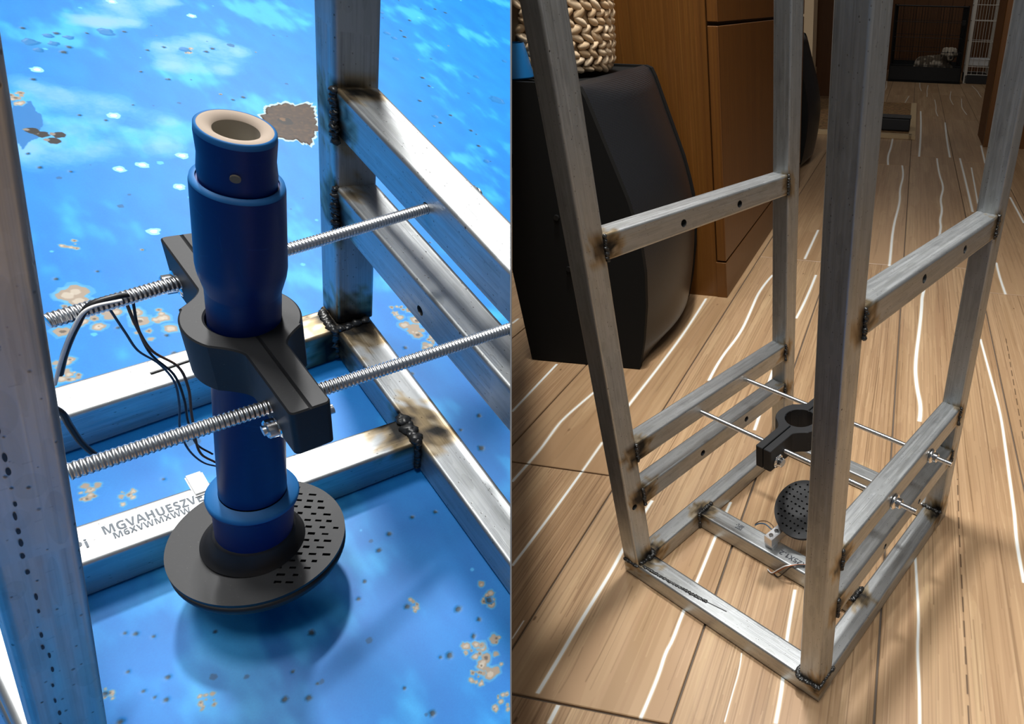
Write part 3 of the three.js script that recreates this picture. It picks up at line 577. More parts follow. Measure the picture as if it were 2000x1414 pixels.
// ---------------------------------------------------------------- brown cabinet
{
  const t = thing('cabinet', 'brown wooden cabinet with a flush door and a drawer behind the loudspeaker', 'cabinet', V(-0.3, 0, -1.3), ROOM);
  part(t, 'carcass', uvBox(rbox(-0.5, -0.1185, 0.0, 1.5, 0.816, 1.85)), WOOD, { keep: 1 });
  part(t, 'plinth', uvBox(rbox(-0.1185, -0.094, 0, 0.088, 0.814, 1.85, 0.001)), WOOD);
  part(t, 'door', uvBox(rbox(-0.1155, -0.094, 0.0925, 0.572, 0.8145, 1.85, 0.0015)), WOOD);
  part(t, 'drawer', uvBox(rbox(-0.1155, -0.094, 0.579, 0.8, 0.8145, 1.85, 0.0015)), WOOD);
  part(t, 'upper_door', uvBox(rbox(-0.1155, -0.094, 0.805, 1.49, 0.8145, 1.85, 0.0015)), WOOD);
}
// ---------------------------------------------------------------- things at the far end
structure('trim_1', rbox(-0.46, -0.30, 0, 2.2, 3.45, 3.6), mat({ color: new THREE.Color(0.6, 0.45, 0.28), roughness: 0.8 }), ROOM, { label: 'pale upright door jamb' });
structure('wall_side', rbox(-1.6, -0.46, 0, 2.4, 3.5, 3.6), PAINT, ROOM);
{
  const t = thing('wood_door', 'open dark brown door leaf with a pale stripe behind the jamb', 'door', V(-0.2, 0, -4.6), ROOM);
  part(t, 'leaf', uvBox(rbox(-0.42, -0.28, 0.0, 2.0, 4.5, 4.54)), BOARD);
  part(t, 'stripe', rbox(-0.262, -0.235, 0.12, 1.9, 4.5, 4.53), mat({ color: new THREE.Color(0.32, 0.25, 0.16), roughness: 0.7 }));
  part(t, 'edge_post', uvBox(rbox(-0.23, -0.19, 0.0, 2.0, 4.5, 4.55)), BOARD);
}
const weave = canvasTex(512, 512, (c, w, h) => { c.fillStyle = rgb(126, 94, 56); c.fillRect(0, 0, w, h); for (let i = 0; i < 5200; i++) { const d = rnd(); c.fillStyle = d < 0.4 ? rgb(52, 34, 16, 0.55) : rgb(rr(150, 190), rr(115, 145), rr(70, 95), 0.6); c.fillRect(rnd() * w, rnd() * h, rr(3, 16), rr(2, 5)); } });
{
  const t = thing('doormat', 'brown woven doormat with a pale hem lying on the planks', 'mat', V(0.05, 0, -3.6), ROOM);
  part(t, 'pile', uvBox(rbox(-0.36, 0.315, 0.001, 0.018, 3.0, 4.2, 0.004), 1.6), mat({ map: weave, roughness: 1 }));
  part(t, 'hem', merge([rbox(-0.36, 0.315, 0.001, 0.02, 2.95, 3.0), rbox(0.3, 0.335, 0.001, 0.02, 2.95, 4.2)]), mat({ color: new THREE.Color(0.5, 0.36, 0.2), roughness: 1 }));
  const b = thing('floor_tray', 'low black box standing on the corner of the woven doormat', 'box', V(0.23, 0.02, -3.15), ROOM);
  part(b, 'box_body', rbox(0.12, 0.302, 0.0205, 0.085, 3.06, 3.16, 0.008), BLACK);
  part(b, 'box_lid', rbox(0.118, 0.304, 0.085, 0.09, 3.055, 3.165, 0.002), BLACK);
}
{ // timber post and board at the right
  const t = thing('timber_cabinet', 'brown timber cupboard end with a pale front edge behind the rear post', 'cupboard', V(0.9, 0, -3.2), ROOM);
  part(t, 'side_board', uvBox(rbox(0.675, 0.7, 0, 1.4, 2.9, 3.2)), BOARD);
  part(t, 'front_board', uvBox(rbox(0.715, 1.2, 0.0, 1.4, 2.87, 2.9)), WOOD);
  part(t, 'front_edge', uvBox(rbox(0.675, 0.715, 0.0, 1.4, 2.862, 2.9, 0.002)), WOOD);
}
const rodGeo = (a, b, r) => { const d = b.clone().sub(a), g = new THREE.CylinderGeometry(r, r, d.length(), 6).translate(0, d.length() / 2, 0); return aim(g, a, d); };
function wirePanel(a, b, y0, y1, nv, ys, r) { // upright panel between plan points a and b
  const l = []; for (let i = 0; i <= nv; i++) { const x = lerp(a[0], b[0], i / nv), z = lerp(a[1], b[1], i / nv); l.push(rodGeo(V(x, y0, z), V(x, y1, z), r)); }
  for (const y of ys) l.push(rodGeo(V(a[0], y, a[1]), V(b[0], y, b[1]), r * 1.3)); return merge(l);
}
{
  const K = mat({ color: new THREE.Color(0.01, 0.01, 0.01), roughness: 0.5, metalness: 0.4 });
  const t = thing('dog_crate', 'black wire dog crate with a deep black tray at the far wall', 'crate', V(0.4, 0, -5.9), ROOM);
  const A = [0.08, -5.72], B = [0.70, -5.72], C = [0.70, -6.4], D = [0.08, -6.4];
  part(t, 'tray', merge([rbox(0.07, 0.71, 0.0, 0.02, 5.71, 6.41), rbox(0.07, 0.71, 0.0, 0.13, 5.71, 5.725), rbox(0.07, 0.71, 0, 0.13, 6.4, 6.41), rbox(0.07, 0.08, 0, 0.13, 5.71, 6.41), rbox(0.70, 0.71, 0, 0.13, 5.71, 6.41)]), K);
  part(t, 'bedding', rbox(0.085, 0.695, 0.02, 0.06, 5.73, 6.39, 0.01), mat({ color: new THREE.Color(0.012, 0.011, 0.012), roughness: 1 }));
  const ys = [0.14, 0.25, 0.36, 0.48, 0.6];
  part(t, 'front_panel', wirePanel(A, B, 0.12, 0.6, 24, ys, 0.0016), K); part(t, 'back_panel', wirePanel(D, C, 0.12, 0.6, 24, ys, 0.0016), K);
  part(t, 'side_panel', wirePanel(A, D, 0.12, 0.6, 22, ys, 0.0016), K); part(t, 'side_panel', wirePanel(B, C, 0.12, 0.6, 22, ys, 0.0016), K);
  for (const [x, z] of [A, B, C, D]) part(t, 'corner_post', rodGeo(V(x, 0, z), V(x, 0.61, z), 0.007), K);
  part(t, 'top_bar', merge([rodGeo(V(A[0], 0.6, A[1]), V(B[0], 0.6, B[1]), 0.006), rodGeo(V(B[0], 0.6, B[1]), V(C[0], 0.6, C[1]), 0.006), rodGeo(V(A[0], 0.6, A[1]), V(D[0], 0.6, D[1]), 0.006)]), K);
  part(t, 'latch', rbox(0.655, 0.69, 0.46, 0.5, 5.69, 5.715, 0.003), K);
}
{
  const Wm = mat({ color: new THREE.Color(0.72, 0.68, 0.6), roughness: 0.4 });
  const t = thing('bird_cage', 'tall narrow white wire cage beside the black dog crate', 'cage', V(0.85, 0, -5.9), ROOM);
  const A = [0.755, -5.8], B = [0.955, -5.8], C = [0.955, -6.1], D = [0.755, -6.1], ys = [0.075, 0.14, 0.34, 0.5, 0.62, 0.75];
  part(t, 'base_tray', rbox(0.75, 0.96, 0.001, 0.072, 5.79, 6.11, 0.004), BLACK);
  part(t, 'front_panel', wirePanel(A, B, 0.07, 0.75, 4, ys, 0.0022), Wm); part(t, 'back_panel', wirePanel(D, C, 0.07, 0.75, 4, ys, 0.0022), Wm);
  part(t, 'side_panel', wirePanel(A, D, 0.07, 0.75, 6, ys, 0.0022), Wm); part(t, 'side_panel', wirePanel(B, C, 0.07, 0.75, 6, ys, 0.0022), Wm);
  part(t, 'corner_post', box(0.742, 0.77, 0.0, 0.76, -5.805, -5.79, 0.003), Wm);
  const f = thing('feeding_bowl', 'white feeding dish standing in the narrow white cage', 'dish', V(0.855, 0.14, -5.9), ROOM);
  part(f, 'dish', rbox(0.77, 0.945, 0.145, 0.2, 5.81, 5.95, 0.008), mat({ color: new THREE.Color(0.62, 0.63, 0.62), roughness: 0.35 }));
  part(f, 'rim', rbox(0.765, 0.95, 0.197, 0.206, 5.806, 5.955, 0.003), mat({ color: new THREE.Color(0.7, 0.72, 0.72), roughness: 0.3 }));
}
{ // dog: one surface from tapered capsules
  const at = V(0.52, 0.06, -5.95), res = 44, size = 0.3;
  const C = [[[-0.16, 0.07, 0.02], [0.02, 0.085, 0], 0.07, 0.075], [[0.02, 0.09, 0], [0.07, 0.15, 0.05], 0.06, 0.05], [[0.07, 0.165, 0.06], [0.075, 0.175, 0.075], 0.058, 0.05], [[0.08, 0.15, 0.1], [0.085, 0.14, 0.14], 0.034, 0.026], [[0.03, 0.2, 0.06], [0.015, 0.16, 0.065], 0.022, 0.016], [[0.118, 0.2, 0.06], [0.135, 0.16, 0.065], 0.022, 0.016], [[0.04, 0.06, 0.05], [0.05, 0.02, 0.15], 0.03, 0.02], [[0.09, 0.06, 0.05], [0.1, 0.02, 0.15], 0.03, 0.02], [[-0.13, 0.06, 0.05], [-0.06, 0.025, 0.12], 0.05, 0.025], [[-0.17, 0.07, 0.0], [-0.24, 0.04, 0.08], 0.025, 0.014]];
  const mc = new MarchingCubes(res, WELD, false, false, 60000); mc.isolation = 0; const v = V(0, 0, 0), a = V(0, 0, 0), ab = V(0, 0, 0);
  for (let k = 0; k < res; k++) for (let j = 0; j < res; j++) for (let i = 0; i < res; i++) {
    v.set((i / res * 2 - 1) * size, (j / res * 2 - 1) * size + 0.1, (k / res * 2 - 1) * size); let d = 9;
    for (const [p, q, r0, r1] of C) { a.set(...p); ab.set(...q).sub(a); const t = clamp(v.clone().sub(a).dot(ab) / ab.lengthSq(), 0, 1); const e = v.distanceTo(a.clone().addScaledVector(ab, t)) - lerp(r0, r1, t); const h = clamp(0.5 + 0.5 * (d - e) / 0.02, 0, 1); d = lerp(d, e, h) - 0.02 * h * (1 - h); }
    mc.field[i + j * res + k * res * res] = -d - 0.007 * noise(v.x * 90, v.y * 90, v.z * 90);
  }
  mc.update(); const n = mc.count, g = new THREE.BufferGeometry();
  const P = new Float32Array(mc.positionArray.subarray(0, n * 3)); for (let i = 0; i < n; i++) { P[3 * i] = P[3 * i] * size + at.x; P[3 * i + 1] = P[3 * i + 1] * size + 0.1 + at.y; P[3 * i + 2] = P[3 * i + 2] * size + at.z; }
  g.setAttribute('position', new THREE.BufferAttribute(P, 3));
  const col = new Float32Array(n * 3); for (let i = 0; i < n; i++) { const y = P[3 * i + 1] - at.y, x = P[3 * i] - at.x, pale = (y > 0.165 || noise(x * 24, y * 24, P[3 * i + 2] * 24) > 0.18) ? 1 : 0; const k = pale ? [0.42, 0.36, 0.28] : [0.1, 0.075, 0.05]; col.set(k, 3 * i); }
  g.setAttribute('color', new THREE.BufferAttribute(col, 3));
  const gm = mergeVertices(g, 1e-5); gm.computeVertexNormals(); gm.setAttribute('uv', new THREE.Float32BufferAttribute(new Float32Array(gm.attributes.position.count * 2), 2));
  const t = thing('dog', 'small shaggy grey brown dog lying in the black crate', 'dog', V(at.x, at.y, at.z), ROOM);
  part(t, 'body', gm, mat({ vertexColors: true, roughness: 1 }));
  part(t, 'nose', new THREE.SphereGeometry(0.012, 12, 8).translate(at.x + 0.086, at.y + 0.148, at.z + 0.164), BLACK);
  for (const x of [0.055, 0.1]) part(t, 'eye', new THREE.SphereGeometry(0.008, 10, 8).translate(at.x + x, at.y + 0.185, at.z + 0.118), BLACK);
}

// ================================================================ THE BLUE FLOOR ON THE LEFT (coordinates: x across the frame, y up from the floor, z = -distance along its rails)
const BEIGE = [[[0.1152,0.0637],[0.1035,0.062],[0.1026,0.0418],[0.1084,0.032],[0.1171,0.0341],[0.1202,0.0436]],[[0.163,0.0314],[0.1557,0.0331],[0.1555,0.0157],[0.1573,0.0131],[0.1631,0.017]],[[0.1419,0.0932],[0.1326,0.0955],[0.1301,0.0805],[0.1421,0.0633],[0.1532,0.0574]],[[0.1351,0.0714],[0.1243,0.0784],[0.1247,0.0673],[0.1367,0.0558]],[[-0.0333,0.0062],[-0.0436,0.0056],[-0.0413,-0.0207],[-0.0351,-0.0248],[-0.0317,-0.0101]],[[-0.051,-0.0315],[-0.0409,-0.0385],[-0.0329,-0.0402],[-0.0407,-0.0305]],[[-0.0325,0.0133],[-0.0401,0.0118],[-0.038,0.0029],[-0.0302,0.004]],[[0.1762,-0.0694],[0.1703,-0.071],[0.1708,-0.077],[0.1767,-0.0793],[0.1785,-0.0822],[0.1794,-0.0776]],[[0.1634,-0.0817],[0.1582,-0.0829],[0.1594,-0.0885],[0.1649,-0.0911]],[[0.0536,-0.2842],[0.0437,-0.288],[0.0487,-0.3025],[0.0591,-0.3058],[0.0606,-0.2967]],[[0.0617,-0.2776],[0.0544,-0.2856],[0.0595,-0.2916],[0.0636,-0.2842]],[[0.0629,-0.3182],[0.0577,-0.3208],[0.0618,-0.3288],[0.0677,-0.3236]],[[0.2003,-0.1946],[0.1984,-0.1978],[0.1995,-0.2017],[0.2013,-0.1985]],[[0.1727,-0.2232],[0.1682,-0.2254],[0.1691,-0.2313],[0.174,-0.2303]],[[0.1304,0.1516],[0.1241,0.1487],[0.1251,0.1399],[0.1316,0.1447]],[[0.0666,-0.2956],[0.0618,-0.3016],[0.0659,-0.306],[0.0695,-0.3009]],[[0.0728,-0.2336],[0.0708,-0.2393],[0.0738,-0.2433]],[[0.0342,-0.2496],[0.0297,-0.2576],[0.0363,-0.2659],[0.0391,-0.2615]],[[-0.0273,0.433],[-0.0343,0.4358],[-0.0291,0.4233],[-0.0243,0.4208]],[[0.1122,0.3428],[0.1056,0.3467],[0.1077,0.3313],[0.1128,0.3275]]];
const DARK = [[0.0798,0.4534,0.0024],[0.0665,0.4419,0.0039],[0.0603,0.4473,0.0029],[0.0535,0.441,0.0039],[0.0665,0.4285,0.0043],[0.0791,0.4157,0.0038],[0.0806,0.4294,0.0057],[0.0636,0.4138,0.0034],[0.058,0.4233,0.0029],[0.0246,0.4544,0.0067],[0.011,0.4574,0.0026],[0.0392,0.4504,0.002],[0.0037,0.4237,0.0021],[0.0936,0.3669,0.0023],[0.1196,0.2403,0.002],[-0.0265,0.428,0.0048],[-0.0107,0.4311,0.0021],[-0.0427,0.4257,0.0027],[-0.05,0.4325,0.0028],[0.0049,0.3707,0.002],[0.0202,0.3835,0.002],[0.0418,0.3266,0.0014],[0.0799,0.3114,0.0018],[0.0658,0.303,0.0018],[0.0037,0.3707,0.002],[-0.0437,0.3395,0.0026],[-0.0337,0.3348,0.0021],[-0.2706,0.5487,0.0036],[-0.2511,0.4927,0.0048],[-0.2549,0.4805,0.0041],[-0.2739,0.5026,0.0028],[-0.3004,0.5339,0.0029],[-0.3573,0.5759,0.0031],[-0.3683,0.5678,0.0031],[-0.2708,0.4865,0.0035],[-0.2321,0.4282,0.004],[-0.2434,0.3846,0.0033],[-0.2143,0.3322,0.0032],[-0.2422,0.3657,0.0026],[-0.2152,0.298,0.0038],[-0.2146,0.2851,0.0031],[-0.2351,0.3006,0.0026],[-0.2426,0.2671,0.0032],[-0.227,0.2049,0.0037],[-0.3175,0.3905,0.0042],[-0.1735,0.1731,0.0029],[-0.3146,0.3342,0.0097],[-0.2347,0.2354,0.0031],[-0.3846,0.4346,0.0038],[0.0722,-0.1929,0.002],[0.0948,-0.2168,0.0016],[0.0875,-0.2082,0.0016],[0.0623,-0.1852,0.0021],[0.0455,-0.1811,0.0018],[0.032,-0.1853,0.0018],[0.0538,-0.2567,0.0027],[0.0361,-0.2625,0.0031],[0.0475,-0.2702,0.002],[0.0715,-0.2797,0.0026],[0.0761,-0.2374,0.0023],[0.076,-0.2775,0.0013],[0.0552,-0.2779,0.002],[0.0988,-0.2813,0.0012],[0.0939,-0.3035,0.0024],[0.1218,-0.2217,0.0024],[0.1453,-0.249,0.002],[0.1366,-0.2555,0.002],[0.137,-0.2373,0.0012],[0.1306,-0.2509,0.0012],[0.1863,-0.1705,0.0011],[0.183,-0.1735,0.0014],[0.1777,-0.1795,0.0011],[0.1797,-0.205,0.0016],[0.1836,-0.216,0.0016],[0.1893,-0.2057,0.0011],[0.1868,-0.2117,0.0011],[0.1564,-0.1933,0.0012],[0.1911,-0.1918,0.0011],[0.201,-0.1972,0.0016],[0.1089,0.017,0.0022],[0.1073,0.0354,0.0018],[0.1463,-0.001,0.0017],[0.1276,0.0521,0.0018],[0.1426,0.1102,0.0018],[0.1218,0.112,0.0015],[0.1364,0.0115,0.0017],[-0.0345,-0.1233,0.0025],[-0.0205,-0.1521,0.0032],[-0.0163,-0.1297,0.0016],[-0.0125,-0.0624,0.0021],[0.0079,0.0286,0.0017],[0.1215,0.2591,0.0016]];
const VEIL = [[[0.102,0.3626],[0.0858,0.343],[0.0507,0.3309],[0.0249,0.3011],[0.0382,0.2577],[0.0869,0.2553],[0.1233,0.2455],[0.1225,0.2662]],[[0.0364,0.4745],[-0.0021,0.5222],[-0.0454,0.532],[-0.0007,0.4761],[0.0228,0.4721]],[[-0.0073,0.4327],[-0.0504,0.4531],[-0.0732,0.4299],[-0.0455,0.3873],[-0.0034,0.3942]]];
const CRES = [[0.1125,0.3389],[0.1034,0.3312],[0.1024,0.3046],[0.1104,0.2829],[0.1225,0.2662],[0.1234,0.2804]];
const CHIP = [[-0.0576, 0.3225], [-0.0691, 0.3261], [-0.0971, 0.3248], [-0.0933, 0.3084], [-0.0855, 0.2821], [-0.0675, 0.2533], [-0.0609, 0.261], [-0.0473, 0.2684], [-0.039, 0.2743], [-0.046, 0.3025]];
const WHITES = [[0.0033,0.5179],[-0.0549,0.5003],[0.0591,0.3099],[0.0875,0.3828],[0.0328,0.2461],[0.0618,0.236],[0.0769,0.2315],[0.0803,0.1487],[0.0485,0.2023]];
const BL = { x0: -0.62, x1: 0.42, z0: -0.42, z1: 0.72 };
{
  const S = 2048, X = (x) => (x - BL.x0) / (BL.x1 - BL.x0) * S, Y = (z) => (z - BL.z0) / (BL.z1 - BL.z0) * S, k = S / (BL.x1 - BL.x0);
  // ragged outline round a polygon, so that chips of paint have broken edges
  const ragged = (c, pts, grow, amp, steps = 14) => {
    c.beginPath(); let first = true; const cx = pts.reduce((a, p) => a + p[0], 0) / pts.length, cz = pts.reduce((a, p) => a + p[1], 0) / pts.length;
    pts.forEach((p, i) => { const q = pts[(i + 1) % pts.length]; for (let j = 0; j < steps; j++) { const t = j / steps; let x = lerp(p[0], q[0], t), z = lerp(p[1], q[1], t); const f = grow + amp * (noise(x * 110, z * 110, 3) + 0.5 * noise(x * 420, z * 420, 5)); x = cx + (x - cx) * f; z = cz + (z - cz) * f; first ? c.moveTo(X(x), Y(z)) : c.lineTo(X(x), Y(z)); first = false; } });
    c.closePath();
  };
  const chips = []; // small random flakes and pits
  for (let i = 0; i < 520; i++) chips.push([rr(BL.x0, BL.x1), rr(BL.z0, BL.z1), rr(0.0006, 0.0022) * (rnd() < 0.15 ? 1.8 : 1), rnd()]);
  const blot = (c, x, z, r) => { c.beginPath(); for (let a = 0; a < 14; a++) { const t = a / 14 * Math.PI * 2, q = r * (1 + 0.5 * noise(Math.cos(t) * 1.5 + x * 900, Math.sin(t) * 1.5 + z * 900, 1)); const px = X(x) + Math.cos(t) * q * k, py = Y(z) + Math.sin(t) * q * k; a ? c.lineTo(px, py) : c.moveTo(px, py); } c.closePath(); c.fill(); };
  const map = canvasTex(S, S, (c) => {
    const im = c.createImageData(S, S);
    for (let j = 0; j < S; j++) for (let i = 0; i < S; i++) {
      const x = i / S * 7, y = j / S * 7.6, n = fbm(x * 1.3, y * 1.3, 0, 4), m = fbm(x * 9, y * 3.4, 9, 3), faded = sstep(n + 0.35 * m, 0.05, 0.3);
      const g = m * 14 + (rnd() - 0.5) * 6, o = (j * S + i) * 4;
      im.data[o] = 5 + 40 * faded + g * 0.4; im.data[o + 1] = 114 + 36 * faded + g; im.data[o + 2] = 190 + 26 * faded + g * 0.8; im.data[o + 3] = 255;
    }
    c.putImageData(im, 0, 0);
    for (const p of VEIL) for (let i = 0; i < 240; i++) { const a = p[Math.floor(rnd() * p.length)], b = p[Math.floor(rnd() * p.length)], t = rnd(); c.fillStyle = rgb(118, 172, 206, 0.07); blot(c, lerp(a[0], b[0], t), lerp(a[1], b[1], t), rr(0.004, 0.014)); }
    ragged(c, CRES, 1, 0.2); c.fillStyle = rgb(12, 96, 158, 0.9); c.fill();
    for (const [x, z, r, t] of chips) {
      if (t < 0.62) { c.fillStyle = rgb(18, 82, 128, 0.8); blot(c, x, z, r); if (t < 0.2) { c.fillStyle = rgb(40, 44, 46, 0.8); blot(c, x, z, r * 0.5); } }
      else if (t < 0.85) { c.fillStyle = rgb(86, 176, 228, 0.75); blot(c, x, z, r); }
      else { c.fillStyle = rgb(150, 134, 118, 0.85); blot(c, x, z, r); c.fillStyle = rgb(48, 44, 42, 0.8); blot(c, x, z, r * 0.45); }
    }
    for (const p of BEIGE) {
      const bx = p.map((q) => q[0]), bz = p.map((q) => q[1]), inX = () => { const i = Math.floor(rnd() * p.length), j = Math.floor(rnd() * p.length), t = rnd(); return [lerp(p[i][0], p[j][0], t), lerp(p[i][1], p[j][1], t)]; }, ext = Math.max(Math.max(...bx) - Math.min(...bx), Math.max(...bz) - Math.min(...bz));
      const spots = Array.from({ length: 16 }, () => [...inX(), ext * rr(0.04, 0.15)]);
      c.fillStyle = rgb(84, 150, 190, 0.6); for (const [x, z, r] of spots) blot(c, x, z, r * 1.5);
      c.fillStyle = rgb(142, 128, 112); for (const [x, z, r] of spots) blot(c, x, z, r);
      c.fillStyle = rgb(176, 168, 154, 0.7); for (const [x, z, r] of spots.slice(0, 7)) blot(c, x, z, r * 0.6);
      c.fillStyle = rgb(70, 60, 52, 0.8); for (const [x, z, r] of spots.slice(12)) blot(c, x, z, Math.min(0.0014, r * 0.4));
    }
    for (const [x, z, r] of DARK) { c.fillStyle = rgb(20, 104, 160, 0.9); blot(c, x, z, r * 0.95); if (r < 0.0036) { c.fillStyle = rgb(30, 48, 60, 0.85); blot(c, x, z, r * 0.55); } }
    for (const [x, z] of WHITES) { c.fillStyle = rgb(140, 198, 232, 0.9); blot(c, x, z, 0.0042); c.fillStyle = rgb(238, 236, 226); blot(c, x, z, 0.0019); }
    ragged(c, CHIP, 1.1, 0.25); c.fillStyle = rgb(150, 170, 180); c.fill(); ragged(c, CHIP, 1.0, 0.2); c.fillStyle = rgb(48, 30, 13); c.fill();
    c.save(); ragged(c, CHIP, 0.95, 0.2); c.clip(); for (let i = 0; i < 420; i++) { const d = rnd(); c.fillStyle = d < 0.5 ? rgb(30, 18, 8, 0.5) : rgb(78, 54, 28, 0.4); blot(c, rr(-0.1, -0.035), rr(0.248, 0.325), rr(0.0006, 0.002)); } c.fillStyle = rgb(14, 10, 8); blot(c, -0.0632, 0.2954, 0.006); c.fillStyle = rgb(90, 64, 36); blot(c, -0.062, 0.299, 0.0028); c.restore();
    for (const [x, z] of [[0.108, 0.285], [0.104, 0.275], [0.112, 0.29], [0.099, 0.283]]) { c.fillStyle = rgb(26, 22, 20); blot(c, x, z, 0.004); c.fillStyle = rgb(120, 112, 104); blot(c, x + 0.003, z + 0.002, 0.0018); }
  });
    const bump = canvasTex(1024, 1024, (c, w, h) => {
    c.scale(0.5, 0.5); c.fillStyle = rgb(170, 170, 170); c.fillRect(0, 0, S, S);
    for (let i = 0; i < 2600; i++) { const g = rr(140, 200); c.fillStyle = rgb(g, g, g, 0.12); c.beginPath(); c.ellipse(rnd() * S, rnd() * S, rr(6, 44), rr(4, 24), rnd() * 3, 0, 7); c.fill(); }
    c.fillStyle = rgb(70, 70, 70); for (const [x, z, r, t] of chips) if (t < 0.2 || t > 0.85) blot(c, x, z, r);
    for (const [x, z, r] of DARK) blot(c, x, z, r * 0.7);
    
    ragged(c, CHIP, 1.0, 0.25); c.fillStyle = rgb(0, 0, 0); c.fill();
  }, false);
  const blue = phys({ map, bumpMap: bump, bumpScale: 0.0007, roughness: 0.46, specularIntensity: 0.55 });
  const OUT = { x0: BL.x0, x1: 0.78, z0: -0.82, z1: BL.z1 };
  let g = new THREE.PlaneGeometry(OUT.x1 - OUT.x0, OUT.z1 - OUT.z0, 30, 32).rotateX(-Math.PI / 2).translate((OUT.x0 + OUT.x1) / 2, 0, (OUT.z0 + OUT.z1) / 2);
  { const p = g.attributes.position, u = g.attributes.uv; for (let i = 0; i < p.count; i++) u.setXY(i, (p.getX(i) - BL.x0) / (BL.x1 - BL.x0), 1 - (p.getZ(i) - BL.z0) / (BL.z1 - BL.z0)); }
  const slab = structure('floor', clipGeo(box(OUT.x0, OUT.x1, -0.03, -0.0004, OUT.z0, OUT.z1), SLAB.cut, -1), mat({ color: new THREE.Color(0.3, 0.29, 0.27), roughness: 0.95 }), SLAB, { label: 'chipped blue painted concrete floor' });
  slab.name = 'floor_001';
  part(slab, 'paint', g, blue, { keep: -1, label: 'chipped bright blue floor paint' });
}
